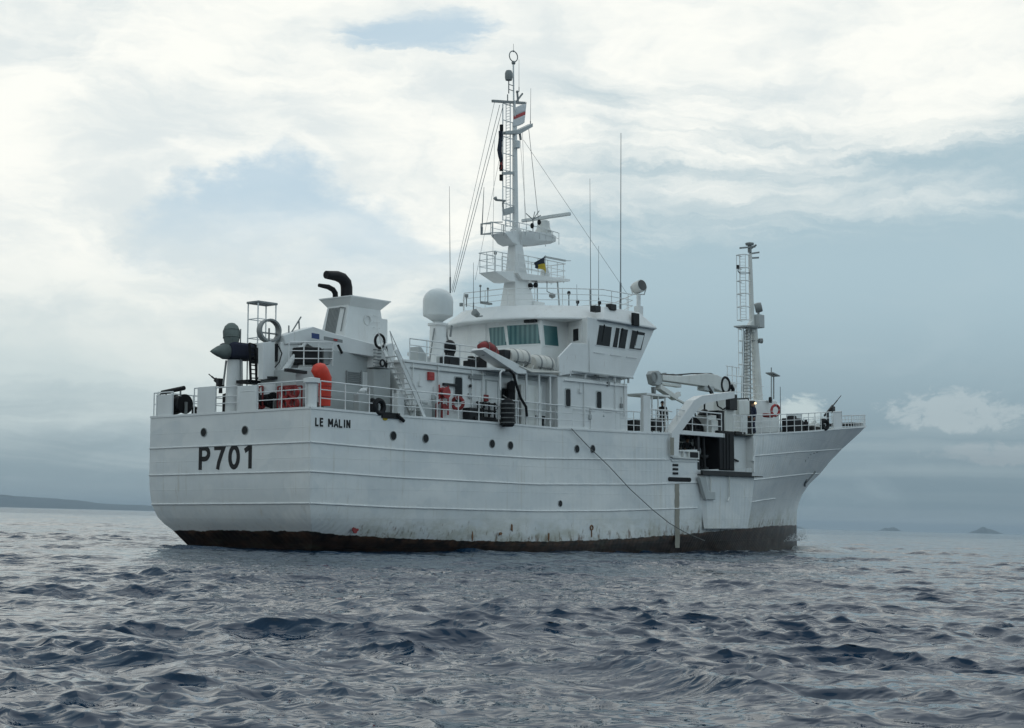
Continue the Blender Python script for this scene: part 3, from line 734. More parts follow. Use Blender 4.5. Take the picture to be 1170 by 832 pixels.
# starboard side, aft to midships
guard_rail([S(x) for x in np.linspace(0.55, 15.0, 14)], every=1.32)
guard_rail([S(x) for x in np.linspace(15.0, 17.55, 4)], every=1.2)
b = MB(); b.box(17.6, 19.9, -4.66, -4.60, 5.2, 6.12); b.box(17.55, 19.95, -4.70, -4.56, 6.12, 6.18)
for x in (18.3, 19.1): b.box(x - .02, x + .02, -4.60, -4.45, 5.22, 6.1)
b.build('bulwark_plate', 'white', ship, bevel=.01)
guard_rail([S(x) for x in np.linspace(20.0, 21.7, 3)], heights=(0.3, 0.6, 0.95), every=0.6)
b = MB(); b.box(21.85, 22.45, -4.68, -4.50, 5.2, 7.0); b.build('bulwark_post', 'white', ship, bevel=.02)
guard_rail([S(x) for x in np.linspace(22.5, 24.1, 3)], heights=(0.28, 0.55, 0.85, 1.1), every=0.55)
guard_rail([(24.85, -4.62, 5.47), (29.0, -4.62, 5.47)], heights=(0.36, 0.72, 1.02), every=1.3, r=.03)
# port side main deck, seen through gaps
guard_rail([P_(x) for x in np.linspace(0.3, 28, 16)], every=1.8)
# forecastle
guard_rail([S(x) for x in np.linspace(30.2, 42.6, 22)], heights=(0.32, 0.64, 0.98), every=0.95)
guard_rail([P_(x) for x in np.linspace(29, 48.4, 26)], heights=(0.32, 0.64, 0.98), every=1.1)
guard_rail([S(x, .02) for x in np.linspace(44.5, 54.2, 16)] + [P_(x, .02) for x in np.linspace(54.0, 49.8, 8)], heights=(0.24, 0.48, 0.72), every=0.8, r=.02)
def bow_bulwark():
    b = MB(); A, B = [], []
    for x in np.linspace(42.7, 44.4, 6):
        p = S(x, .0); A.append([p, (p[0], p[1], p[2] + .98)])
    b.sheet(A); b.tube([a[1] for a in A], .035, 6); b.tube([A[0][0], A[0][1]], .03, 6); b.tube([A[-1][0], A[-1][1]], .03, 6)
    b.build('bow_bulwark', 'white', ship, recalc=False)
    b = MB(); A = []
    for x in np.linspace(48.4, 49.7, 5):
        p = P_(x, .0); A.append([p, (p[0], p[1], p[2] + .98)])
    b.sheet(A); b.tube([a[1] for a in A], .035, 6)
    b.build('bow_bulwark', 'white', ship, recalc=False)
bow_bulwark()
b = MB(); b.loft([[(51.0, -1.0, 7.0), (54.0, -.12, 7.17), (54.0, .12, 7.17), (51.0, 1.0, 7.0)], [(51.0, -.95, 7.22), (54.0, -.1, 7.34), (54.0, .1, 7.34), (51.0, .95, 7.22)]]); b.build('mooring_chock', 'blackmetal', ship)

# ---- superstructure, first tier
b = MB()
b.box(5.9, 15.25, -3.9, 3.9, 5.1, 7.42)
b.box(15.2, 20.62, -4.6, 4.6, 5.08, 7.46)
house = b.build('deckhouse', 'white', ship, bevel=.03)
b = MB()
b.prism([(5.75, -3.98), (10.4, -3.98), (10.9, -4.55), (15.25, -4.55), (15.25, 4.55), (10.9, 4.55), (10.4, 3.98), (5.75, 3.98)], 'z', 7.42, 7.52)
b.build('boat_deck', 'white', ship, bevel=.01)
def door(x0, x1, z0, z1, y, parent, m='white', win=True):
    b = MB(); b.box(x0, x1, y - .05, y + .02, z0, z1)
    o = b.build('door', m, parent, bevel=.02)
    f = MB()
    for a, c, e, g_ in ((x0 - .06, x0 - .015, z0 - .03, z1 + .03), (x1 + .015, x1 + .06, z0 - .03, z1 + .03)): f.box(a, c, y - .035, y + .01, e, g_)
    f.box(x0 - .06, x1 + .06, y - .036, y + .01, z1 + .015, z1 + .06); f.build('door_frame', 'midgrey', o)
    h = MB(); h.bar((x0 + .12, y - .09, z0 + .95), (x0 + .36, y - .09, z0 + 1.0), .03, .03); h.build('handle', 'grey', o)
    return o
def slit(x0, x1, z0, z1, y, parent, name='window', m='glass', frame='midgrey'):
    cx, cz, w, h = (x0 + x1) / 2, (z0 + z1) / 2, (x1 - x0) / 2, (z1 - z0) / 2
    def rr_(w, h, r=.09, n=5):
        pts = []
        for sx, sz, a in ((1, 1, 0), (-1, 1, 90), (-1, -1, 180), (1, -1, 270)):
            for k in range(n + 1):
                t = R(a + 90 * k / n); pts.append((cx + sx * (w - r) + r * math.cos(t), cz + sz * (h - r) + r * math.sin(t)))
        return pts
    b = MB(); b.prism(rr_(w + .05, h + .05), 'y', y - .03, y + .01); b.slot(1).prism(rr_(w, h), 'y', y - .042, y - .005)
    b.build(name, [frame, m], parent)
slit(8.98, 9.42, 5.98, 7.02, -3.9, house)
slit(15.75, 16.07, 6.15, 6.92, -4.6, house); slit(18.12, 18.45, 6.18, 6.95, -4.6, house)
slit(12.03, 12.45, 5.6, 6.75, -3.9, house)
b = MB(); b.box(8.2, 9.0, -4.02, -3.9, 6.62, 6.72); b.build('strip_light', 'blackmetal', house)
b = MB(); b.box(9.85, 10.65, -4.0, -3.9, 7.02, 7.15); b.build('strip_light', 'grey', house)
for p in ((9.917, -3.950, 6.709),):
    b = MB(); b.lathe([(.001, 0), (.07, 0), (.07, .05), (.001, .05)], p, (0, -1, 0), 10); b.build('bulkhead_lamp', 'blackmetal', house)
door(11.05, 11.75, 5.28, 7.0, -3.9, house)
b = MB(); b.box(12.9, 14.35, -4.35, -3.88, 5.15, 6.95)
for x in (13.35, 13.85): b.box(x - .01, x + .01, -4.365, -4.34, 5.2, 6.9)
b.build('deck_locker', 'offwhite', ship, bevel=.02)
b = MB()
for x in (12.35, 13.05, 13.95, 14.75): b.tube([(x, -4.5, 5.15), (x, -4.5, 7.42)], .05, 8)
b.build('deck_pillar', 'white', ship)
def red_box(p, s=.16, m='red'):
    b = MB(); b.box(p[0] - s, p[0] + s, p[1] - .1, p[1] + .02, p[2] - s, p[2] + s); b.box(p[0] - s * .8, p[0] + s * .8, p[1] - .115, p[1] - .09, p[2] - s * .15, p[2] + s * .15)
    b.build('fire_call_box', m, house, bevel=.015)
red_box((7.430, -3.920, 6.944), .17); red_box((10.935, -3.920, 6.252), .14, 'darkred')
def hose_reel(p):
    b = MB(); b.lathe([(.05, -.13), (.24, -.13), (.24, -.10), (.12, -.09), (.12, .09), (.24, .10), (.24, .13), (.05, .13)], p, (0, 1, 0), 20)
    b.bar((p[0] - .28, p[1] + .05, p[2] - .9), (p[0] - .28, p[1] + .05, p[2] + .32), .05, .05); b.bar((p[0] + .28, p[1] + .05, p[2] - .9), (p[0] + .28, p[1] + .05, p[2] + .32), .05, .05)
    r_ = b.build('fire_hose_reel', 'red', house)
    h = MB(); h.torus(p, (0, 1, 0), .15, .05, 20, 8); h.build('hose', 'darkred', r_)
hose_reel((8.184, -4.050, 6.301))
b = MB()
p = (7.529, -4.200, 5.787)
b.tube([(p[0], p[1], 5.18), (p[0], p[1], p[2]), (p[0] + .3, p[1], p[2] + .18), (p[0] + .3, p[1], 5.18)], .06, 8); b.lathe([(.001, 0), (.13, 0), (.13, .1), (.001, .1)], (p[0] + .3, p[1] - .1, p[2] - .1), (0, -1, 0), 12)
b.build('hydrant', 'darkred', house)
b = MB()          # pipework and valves by the door
p = (10.663, -4.100, 5.669)
for k in range(3): b.tube([(p[0] - .5, p[1], p[2] + .35 - .3 * k), (p[0] + .8, p[1], p[2] + .33 - .3 * k)], .04, 6)
for k in range(4): b.tube([(p[0] - .4 + .37 * k, p[1], 5.16), (p[0] - .4 + .37 * k, p[1], p[2] + .4)], .045, 6)
for k in range(3): b.torus((p[0] - .2 + .42 * k, p[1] - .12, p[2] + .2 - .25 * (k % 2)), (0, 1, 0), .11, .02, 14, 6)
b.build('valve_manifold', 'blackmetal', house)
b = MB()
for p, s in (((9.918, -4.100, 5.482), (.42, .2, .28)), ((10.258, -4.200, 5.237), (.5, .2, .16)), ((11.303, -4.200, 5.212), (.55, .2, .14))):
    b.box(p[0] - s[0], p[0] + s[0], p[1] - s[1], p[1] + s[1], p[2] - s[2], p[2] + s[2])
b.build('deck_chest', 'blackmetal', ship, bevel=.03)
for p in ((13.968, -4.200, 5.338), (14.470, -4.200, 5.361)):
    b = MB(); b.lathe([(.04, 0), (.14, 0), (.14, .38), (.19, .42), (.19, .5), (.04, .52)], (p[0], p[1], 5.15), (0, 0, 1), 14); b.build('mooring_bitt', 'black', ship)
b = MB(); p = (15.876, -4.450, 5.536); b.torus((p[0], p[1], 5.5), (0, 1, 0.2), .25, .09, 22, 8); b.build('mooring_fairlead', 'black', ship)
b = MB(); p = (3.681, -4.620, 5.450); b.torus((p[0], p[1], p[2]), (0, 1, 0), .25, .11, 22, 8); b.box(p[0] + .1, p[0] + 1.1, -4.72, -4.5, p[2] - .42, p[2] - .2); b.tube([(p[0] + .9, -4.72, p[2] - .25), (p[0] + 1.3, -4.74, p[2] - .5)], .07, 6)
b.build('mooring_fairlead', 'black', ship)
scar((3.995, -4.655, 5.022), .16, .1, 'yellow', 12)

# stair from the main deck up to the boat deck
def stair():
    a0, a1 = (6.364, -4.580, 5.282), (4.641, -4.580, 7.753)
    b = MB(); off = -.62
    lo, hi = Vector(a0), Vector(a1)
    for dy in (0, off + .0): pass
    for dy in (0.0, .62):
        b.bar(lo + Vector((0, dy, -.1)), hi + Vector((0, dy, 0)), .05, .13)
    for k in range(1, 12):
        p = lo.lerp(hi, k / 12); b.box(p.x - .13, p.x + .13, p.y, p.y + .62, p.z - .04, p.z - .015)
    st = b.build('stair', 'white', ship)
    h = MB(); u = Vector((-.35, 0, .75))
    for dy in (0.0, .62):
        h.tube([lo + Vector((0, dy, .1)), lo + u * 1.0 + Vector((0, dy, 0)), hi + u * .95 + Vector((0, dy, 0)), hi + Vector((-.1, dy, 0))], .025, 6)
        for k in (3, 6, 9):
            p = lo.lerp(hi, k / 12); h.tube([p + Vector((0, dy, 0)), p + u + Vector((0, dy, 0))], .02, 6)
    h.build('handrail', 'rail', st)
stair()
# boat deck rails
guard_rail([(6.2, -3.9, 7.52), (10.35, -3.9, 7.52)], heights=(0.35, 0.62, 0.88), every=1.0)
guard_rail([(5.85, 3.8, 7.52), (15, 3.8, 7.52)], heights=(0.35, 0.62, 0.88), every=1.5)
b = MB(); p = (7.496, -3.200, 7.788)
b.prism([(p[0] - .2, 7.5), (p[0] + .7, 7.5), (p[0] - .05, 8.2), (p[0] - .2, 8.2)], 'y', -3.4, -2.9); b.build('skylight_hood', 'midgrey', ship, bevel=.02)
for p, s in (((9.076, -3.500, 8.117), .24), ((8.961, -3.700, 7.689), .22), ((10.378, -3.600, 8.292), .2)):
    b = MB(); b.box(p[0] - s * 1.4, p[0] + s * 1.4, p[1] - s, p[1] + s, 7.52, 7.52 + s * 1.5); b.lathe([(.02, 0), (s * .7, 0), (s * .7, .2), (.02, .2)], (p[0], p[1], 7.52 + s * 1.5), (0, 0, 1), 14); b.build('vent_box', 'blackmetal', ship, bevel=.02)
b = MB(); p = (9.130, -3.500, 8.270); b.ball(p, .3, .25, .36, 14, 8); b.bar((p[0], p[1], 7.5), (p[0], p[1], p[2]), .1, .1); b.build('vent_cowl', 'black', ship)

# ---- bridge tier
foot = [(15.8, -1.2), (16.25, -2.85), (17.95, -3.1), (17.3, -4.68), (20.92, -4.68), (22.4, -2.3)]
topf = [(15.8, -1.2), (16.25, -2.85), (17.95, -3.1), (17.3, -4.68), (22.88, -4.68), (24.3, -2.3)]
lo = foot + [(x, -y) for x, y in foot[::-1]]; hi = topf + [(x, -y) for x, y in topf[::-1]]
b = MB(); b.loft([[(x, y, 7.76) for x, y in lo], [(x, y, 10.32) for x, y in hi]])
bridge = b.build('bridge', 'white', ship, bevel=.03, sharp=.2)
b = MB(); b.box(15.3, 20.5, -4.3, 4.3, 7.44, 7.78); b.build('bridge_base', 'white', bridge)
# wing bulwark sloping down abaft the wheelhouse
for s_ in (-1, 1):
    b = MB(); poly = [(15.18, 7.46), (15.14, 8.30), (16.12, 9.02), (17.34, 9.08), (17.34, 7.76), (15.95, 7.6)]
    b.prism(poly, 'y', s_ * 4.60, s_ * 4.70); b.build('wing_bulwark', 'white', bridge, bevel=.015)
    b = MB(); b.box(15.4, 17.9, s_ * 3.2 if s_ < 0 else 4.62, -4.62 if s_ < 0 else 3.2, 7.66, 7.76) if s_ < 0 else b.box(15.4, 17.9, 3.2, 4.62, 7.66, 7.76); b.build('wing_floor', 'white', bridge)
b = MB(); b.bar((16.1, -4.72, 7.74), (20.92, -4.72, 7.75), .06, .06); b.build('drip_edge', 'midgrey', bridge)
b = MB(); p = (18.352, -4.660, 7.707); b.box(p[0] - .35, p[0] + .4, -4.85, -4.6, 7.60, 7.72); b.build('bulkhead_lamp', 'grey', bridge, bevel=.02)
# wing windows: framed dark panes
def pane(pts, y, parent, m='glass', name='window'):
    c = (sum(p[0] for p in pts) / len(pts), sum(p[2] for p in pts) / len(pts))
    b = MB(); big = [(c[0] + (p[0] - c[0]) * 1.14, c[1] + (p[2] - c[1]) * 1.1) for p in pts]
    b.prism(big, 'y', y - .02, y + .02); b.slot(1).prism([(p[0], p[2]) for p in pts], 'y', y - .034, y)
    return b.build(name, ['white', m], parent, flat=True)
pane([(18.238, -4.680, 10.030), (19.215, -4.680, 10.021), (19.031, -4.680, 9.102), (17.990, -4.680, 9.095)], -4.68, bridge)
w2 = pane([(19.568, -4.680, 10.033), (20.536, -4.680, 10.020), (20.274, -4.680, 9.103), (19.277, -4.680, 9.102)], -4.68, bridge)
b = MB(); b.bar((19.867, -4.720, 10.017), (19.645, -4.720, 9.089), .06, .04, (0, 1, 0)); b.build('mullion', 'white', w2)
w3 = pane([(20.900, -4.680, 10.033), (21.970, -4.680, 10.005), (21.625, -4.680, 9.153), (20.636, -4.680, 9.134)], -4.68, bridge)
b = MB(); b.slot(0).prism([(p[0], p[2]) for p in ((21.301, -4.680, 9.860), (21.856, -4.680, 9.868), (21.552, -4.680, 9.210), (21.037, -4.680, 9.188))], 'y', -4.722, -4.70); b.build('painted_sky_pane', 'radome', w3, flat=True)  # pale slab painted in for the sky showing through this window
# aft windows with teal tinted glass
def aft_pane(a, b_, z0, z1, f0, f1, lean=0.0):
    """between fractions f0..f1 of the wall a-b (xy), leaning frame"""
    ax, ay = a; bx_, by = b_; dx, dy = bx_ - ax, by - ay; ln = math.hypot(dx, dy); nx, ny = dy / ln, -dx / ln
    if nx > 0: nx, ny = -nx, -ny
    def q(f, z, o): return (ax + dx * f + nx * o, ay + dy * f + ny * o, z)
    B = MB(); e = .07 / ln
    B.loft([[q(f0 - e, z0 - .06, -.01), q(f1 - e * .2, z0 - .06, -.01), q(f1 + e - lean, z1 + .06, -.01), q(f0 - e * .2 - lean, z1 + .06, -.01)], [q(f0 - e, z0 - .06, .03), q(f1 - e * .2, z0 - .06, .03), q(f1 + e - lean, z1 + .06, .03), q(f0 - e * .2 - lean, z1 + .06, .03)]])
    B.slot(1).loft([[q(f0, z0, .0), q(f1, z0, .0), q(f1 - lean, z1, .0), q(f0 - lean, z1, .0)], [q(f0, z0, .042), q(f1, z0, .042), q(f1 - lean, z1, .042), q(f0 - lean, z1, .042)]])
    B.build('window', ['white', 'teal'], bridge, flat=True)
aft_pane((15.8, 1.2), (15.8, -1.2), 9.13, 10.0, .60, .98, .05)
aft_pane((15.8, -1.2), (16.25, -2.85), 9.13, 10.03, .06, .97, .06)
b = MB(); b.box(15.76, 15.81, -.05, .5, 9.1, 9.4); b.build('vent_grille', 'midgrey', bridge)
aft_pane((16.25, -2.85), (17.95, -3.1), 9.08, 9.98, .12, .62, .06)
# wing door in the recess, with its small window
b = MB(); ax, ay, bx_, by = 17.95, -3.1, 17.3, -4.68
def wq(f, z, o): return (ax + (bx_ - ax) * f - o * .92, ay + (by - ay) * f + o * .38, z)
b.loft([[wq(.2, 7.8, 0), wq(.75, 7.8, 0), wq(.75, 10.0, 0), wq(.2, 10.0, 0)], [wq(.2, 7.8, .05), wq(.75, 7.8, .05), wq(.75, 10.0, .05), wq(.2, 10.0, .05)]])
dw = b.build('wing_door', 'white', bridge, bevel=.02)
b = MB(); b.loft([[wq(.34, 9.3, .04), wq(.6, 9.3, .04), wq(.6, 9.85, .04), wq(.34, 9.85, .04)], [wq(.34, 9.3, .07), wq(.6, 9.3, .07), wq(.6, 9.85, .07), wq(.34, 9.85, .07)]]); b.build('window', 'glass', dw, flat=True)
# roof with sloping fascia
rl = [(15.0, -0.9), (15.6, -2.43), (17.0, -3.95), (18.35, -4.9), (22.7, -4.9), (24.9, -2.4)]
rt = [(15.75, -0.75), (16.25, -1.95), (17.6, -3.4), (18.9, -4.5), (21.6, -4.6), (23.6, -2.2)]
lo = rl + [(x, -y) for x, y in rl[::-1]]; hi = rt + [(x, -y) for x, y in rt[::-1]]
b = MB(); b.loft([[(x, y, 10.24) for x, y in lo], [(x, y, 10.32) for x, y in lo], [(x, y, 10.98) for x, y in hi]])
roof = b.build('roof', 'white', bridge, bevel=.03, sharp=.25)
rr_pts = [(16.0, 1.6, 11.0), (16.0, -0.7, 11.0), (16.5, -1.8, 11.0), (17.8, -3.2, 11.0), (19.1, -4.3, 11.0), (21.4, -4.4, 11.0), (23.2, -2.1, 11.0), (23.2, 2.1, 11.0), (21.4, 4.4, 11.0), (19.1, 4.3, 11.0), (17.8, 3.2, 11.0), (16.0, 1.6, 11.0)]
guard_rail(rr_pts, heights=(0.28, 0.55, 0.82), every=1.3, r=.02)
for p in ((17.905, -4.750, 10.744), (19.371, -4.600, 10.990)):
    b = MB(); b.box(p[0] - .2, p[0] + .25, p[1] - .1, p[1] + .2, p[2] - .14, p[2] + .14); b.tube([(p[0], p[1] + .1, p[2] - .14), (p[0], p[1] + .1, 10.8)], .03, 6); b.build('flood_lamp', 'blackmetal', roof, bevel=.03)
b = MB(); b.box(20.55, 21.05, -5.02, -4.88, 10.22, 10.82); b.build('navigation_light', 'black', roof, bevel=.02)
b = MB(); b.box(17.6, 17.9, -4.5, -4.2, 9.9, 10.2); b.build('loud_hailer', 'blackmetal', roof, bevel=.05)
p = (14.221, -0.800, 10.485); b = MB(); b.lathe([(.03, 0), (.13, .02), (.17, .3), (.06, .34)], (p[0] - .05, p[1], p[2] - .1), (-.8, 0, .35), 14); b.tube([(p[0], p[1], p[2] - .15), (p[0] + .25, p[1], p[2] - .1)], .04, 6); b.build('horn_speaker', 'grey', roof)
# dark awning box over the middle window
b = MB(); p, q = (16.026, -2.078, 10.260), (16.324, -2.715, 10.260); b.box(p[0] - .1, p[0] + .1, q[1], p[1], 10.12, 10.25); b.build('awning_box', 'blackmetal', roof)

# ---- fittings on the house sides: pipes, cable runs, grab rails, door clips, brackets
def pipe(pts, r=.03, m='white', parent=None, name='pipe'):
    b = MB(); b.tube(pts, r, 6); return b.build(name, m, parent or house)
for x_ in (6.35, 7.9, 10.05, 10.75):
    pipe([(x_, -3.96, 5.2), (x_, -3.96, 7.4)], .03)
pipe([(6.2, -3.95, 7.22), (10.9, -3.95, 7.22)], .035, 'midgrey', None, 'cable_run')
pipe([(11.0, -3.95, 7.28), (15.1, -3.95, 7.28)], .05, 'midgrey', None, 'cable_run')
pipe([(15.6, -4.66, 7.30), (20.5, -4.66, 7.33)], .03, 'white', None, 'cable_run')
pipe([(17.1, -4.65, 5.3), (17.1, -4.65, 7.3)], .03); pipe([(19.55, -4.65, 5.3), (19.55, -4.65, 7.7)], .025)
pipe([(20.3, -4.65, 5.9), (20.3, -4.65, 7.7)], .03)
for x_, z_ in ((16.8, 6.9), (19.0, 7.35), (17.55, 5.75), (20.05, 6.4), (9.9, 6.3), (7.6, 6.1), (6.8, 6.6), (12.7, 6.9)):
    y_ = -4.6 if x_ > 15.2 else -3.9
    b = MB(); b.box(x_ - .08, x_ + .08, y_ - .09, y_, z_ - .1, z_ + .1); b.tube([(x_, y_ - .04, z_ + .1), (x_, y_ - .04, z_ + .42)], .015, 5); b.build('junction_box', random.Random(int(x_ * 10)).choice(['grey', 'midgrey', 'white']), house, bevel=.015)
for x_ in (16.6, 17.6, 18.9, 19.9):
    b = MB(); b.tube([(x_ - .3, -4.60, 6.05), (x_ - .3, -4.68, 6.05), (x_ + .3, -4.68, 6.05), (x_ + .3, -4.60, 6.05)], .015, 6); b.build('grab_rail', 'rail', house)
for x_ in (18.2, 19.5, 20.8):
    b = MB(); b.tube([(x_ - .4, -4.68, 8.72), (x_ - .4, -4.75, 8.72), (x_ + .4, -4.75, 8.72), (x_ + .4, -4.68, 8.72)], .015, 6); b.build('grab_rail', 'rail', bridge)
for k in range(5):
    x_ = 16.0 + k * 1.15
    b = MB(); b.prism([(x_, 7.72), (x_ + .05, 7.72), (x_ + .05, 7.5), (x_, 7.5)], 'y', -4.70, -4.6); b.build('knee_bracket', 'white', bridge)
# handrail along the roof lip, wipers on the wing windows
for (a, c) in (((18.619, -4.730, 10.002), (18.404, -4.730, 9.249)), ((20.103, -4.730, 9.976), (19.810, -4.730, 9.247)), ((21.340, -4.730, 9.965), (21.112, -4.730, 9.316))):
    b = MB(); b.tube([a, c], .012, 5); b.tube([a, (a[0] - .04, a[1], a[2] + .08)], .03, 6); b.build('wiper', 'blackmetal', bridge)
# underside frames of the roof overhang and downpipes
pipe([(17.5, -4.55, 10.2), (17.45, -4.70, 9.2), (17.45, -4.72, 7.8)], .025, 'white', bridge, 'downpipe')
pipe([(15.72, 0.05, 10.2), (15.72, 0.05, 7.9)], .03, 'white', bridge, 'downpipe')
# boat deck clutter between the dome and the wheelhouse
for k, (x_, y_, w, h, m_) in enumerate(((11.3, -3.3, .28, .55, 'blackmetal'), (10.0, -2.6, .25, .7, 'white'), (9.3, -2.9, .2, .45, 'midgrey'), (8.3, -2.3, .35, .6, 'white'), (13.2, -2.8, .35, .8, 'white'), (14.6, -3.4, .3, .65, 'midgrey'), (7.3, -1.6, .3, .9, 'white'))):
    b = MB()
    if k % 2: b.lathe([(.02, 0), (w * .5, 0), (w * .5, h * .7), (w, h * .75), (w, h * .95), (.02, h)], (x_, y_, 7.52), (0, 0, 1), 16)
    else: b.box(x_ - w, x_ + w, y_ - w * .7, y_ + w * .7, 7.52, 7.52 + h)
    b.build('deck_vent', m_, ship, bevel=.02 if not k % 2 else 0)
# side-passage fittings seen between the rails
for x_, h, w, m_ in ((3.3, .75, .3, 'midgrey'), (3.9, .5, .22, 'blackmetal'), (5.4, .9, .2, 'white'), (6.9, .55, .35, 'midgrey'), (7.7, .8, .16, 'midgrey'), (13.6, .5, .3, 'blackmetal'), (18.6, .6, .3, 'midgrey'), (19.9, .7, .2, 'grey')):
    b = MB(); b.box(x_ - w, x_ + w, -4.2 if x_ < 15 else -4.59, -3.9 if x_ < 15 else -4.5, 5.2, 5.2 + h); b.lathe([(.02, 0), (w * .5, 0), (w * .45, .12), (.02, .14)], (x_, -4.05 if x_ < 15 else -4.54, 5.2 + h), (0, 0, 1), 12); b.build('deck_fitting', m_, ship, bevel=.03)
for x_, z0_ in ((3.6, 5.2),):
    b = MB(); b.tube([(x_, -3.6, z0_), (x_, -3.6, z0_ + .8), (x_ + .12, -3.65, z0_ + .95), (x_ + .3, -3.7, z0_ + .95)], .09, 10); b.build('gooseneck_vent', 'white', ship, sharp=1.2)
# mooring rope coils, bollards and a winch on the aft deck
b = MB()
for k in range(4): b.torus((1.6, -3.2, 5.25 + .09 * k), (0, 0, 1), .38 - .03 * k, .05, 26, 6)
b.build('rope_coil', 'rope', ship)
b = MB(); b.lathe([(.05, -.5), (.34, -.5), (.34, -.42), (.18, -.4), (.18, .4), (.34, .42), (.34, .5), (.05, .5)], (2.2, 1.2, 5.75), (0, 1, 0), 18); b.box(1.8, 2.6, .6, 1.8, 5.2, 5.5); b.build('capstan', 'midgrey', ship)
# funnel rungs and brackets
for k in range(7):
    z_ = 8.1 + .27 * k
    b = MB(); b.tube([(7.35, -.80 + .01 * k, z_), (7.35, -.90 + .02 * k, z_), (7.70, -.90 + .02 * k, z_), (7.70, -.80 + .01 * k, z_)], .014, 5); b.build('rung', 'rail', ship)

# ---- funnel
b = MB()
f_top = [(6.022, -0.620, 10.114), (7.873, -0.620, 10.122)]; f_bot = [(5.702, -0.750, 8.969), (8.132, -0.750, 8.782)]
xa, xb = f_top[0][0], f_top[1][0]; xc, xd = f_bot[0][0] - .35, f_bot[1][0] + .25
b.loft([[(xc, -.82, 7.4), (xd, -.82, 7.4), (xd, .82, 7.4), (xc, .82, 7.4)], [(xa, -.62, 10.2), (xb, -.62, 10.2), (xb, .62, 10.2), (xa, .62, 10.2)]])
funnel = b.build('funnel', 'white', ship, bevel=.03)
b = MB(); c0, c1 = (5.786, -0.950, 10.446), (8.227, -0.950, 10.320)
x0, x1 = c0[0], c1[0]; zc = (c0[2] + c1[2]) / 2
b.loft([[(xa, -.62, zc - .42), (xb, -.62, zc - .42), (xb, .62, zc - .42), (xa, .62, zc - .42)], [(x0 + .04, -.93, zc - .06), (x1 - .04, -.93, zc - .06), (x1 - .04, .93, zc - .06), (x0 + .04, .93, zc - .06)],
        [(x0, -.95, zc - .05), (x1, -.95, zc - .05), (x1, .95, zc - .05), (x0, .95, zc - .05)], [(x0, -.95, zc), (x1, -.95, zc), (x1, .95, zc), (x0, .95, zc)]])
b.build('funnel_cap', 'white', funnel, sharp=.3)
b = MB(); b.tube([(6.389, -0.100, 10.234), (6.380, -0.100, 10.829), (6.324, -0.100, 11.047), (6.113, -0.100, 11.208), (5.802, -0.100, 11.264), (5.163, -0.100, 11.243)], [.25, .25, .25, .24, .22, .17], 16); b.build('exhaust_pipe', 'soot', funnel, sharp=1.2)
b = MB(); b.tube([(6.040, 0.200, 10.222), (6.008, 0.200, 10.591), (5.877, 0.200, 10.725), (5.593, 0.200, 10.804), (5.058, 0.200, 10.817)], [.12, .12, .115, .11, .08], 12); b.build('exhaust_pipe', 'soot', funnel, sharp=1.2)
b = MB()     # louvred opening and soot-stained inspection cover on the aft face
for k in range(8):
    y_ = .46 - .085 * k; f_ = lambda z: xc + (z - 7.4) / 2.8 * (xa - xc) - .015
    b.bar((f_(8.8), y_, 8.8), (f_(9.95), y_, 9.95), .035, .05, (1, 0, 0))
b.build('louvre', 'grey', funnel, flat=True)
b = MB(); p = (5.847, -0.400, 9.045)
t = lambda z: xc + (z - 7.4) / 2.8 * (xa - xc)
b.tube([(t(8.9) - .05, -.5, 8.9), (t(9.9) - .05, -.5, 9.9), (t(9.95) - .05, -.2, 9.95)], .025, 6); b.build('drain_pipe', 'grey', funnel)
b = MB(); p = (7.049, -0.700, 9.470); b.torus(p, (0, 1, 0.07), .2, .03, 20, 6); b.build('inspection_ring', 'white', funnel)
b = MB(); p0, p1 = (8.005, -0.500, 9.655), (8.291, -0.600, 8.806); b.box(xb - .1, p1[0] + .15, -.55, .55, 7.4, p0[2]); b.build('funnel_trunk', 'white', funnel, bevel=.02)

# ---- aft deckhouse behind the crane
b = MB(); poly = [(0.877, -2.900, 6.845), (2.743, -2.900, 7.120), (2.877, -2.900, 7.717), (5.202, -2.900, 7.732), (5.818, -2.900, 7.603), (6.052, -2.900, 5.476), (0.909, -2.900, 5.205)]
b.prism([(p[0], p[2]) for p in poly], 'y', -2.9, -.9); aft_house = b.build('aft_deckhouse', 'midgrey', ship, bevel=.03)
b = MB(); p, q = (3.617, -2.900, 6.908), (4.364, -2.900, 6.471)
for k in range(7):
    z = q[2] + (p[2] - q[2]) * k / 6; b.box(p[0], q[0], -2.95, -2.9, z - .025, z + .02)
b.box(p[0] - .05, p[0], -2.96, -2.89, q[2] - .05, p[2] + .05); b.box(q[0], q[0] + .05, -2.96, -2.89, q[2] - .05, p[2] + .05)
b.build('louvre', 'grey', aft_house, flat=True)
p, q = (4.506, -2.900, 6.972), (5.023, -2.900, 5.950)
door(p[0], q[0], 5.3, p[2], -2.9, aft_house)
b = MB(); p = (5.160, -3.100, 6.584); b.prism([(p[0] - .35, p[2] - .1), (p[0] + .35, p[2] - .12), (p[0] + .4, p[2] + .22), (p[0] - .1, p[2] + .05)], 'y', -3.3, -2.9); b.build('vent_hood', 'blackmetal', aft_house, bevel=.02)
b = MB(); poly = [(1.416, -2.800, 7.738), (2.353, -2.800, 7.783), (2.412, -2.800, 7.135), (1.336, -2.800, 7.054)]
b.prism([(p[0], p[2]) for p in poly], 'y', -2.8, -2.1); b.build('net_bin', 'black', ship, bevel=.06)
b = MB(); poly = [(2.449, -2.800, 7.757), (2.926, -2.800, 7.797), (2.937, -2.800, 7.141), (2.460, -2.800, 7.105)]
b.prism([(p[0], p[2]) for p in poly], 'y', -2.8, -2.1); b.build('vent_box', 'grey', ship, bevel=.03)
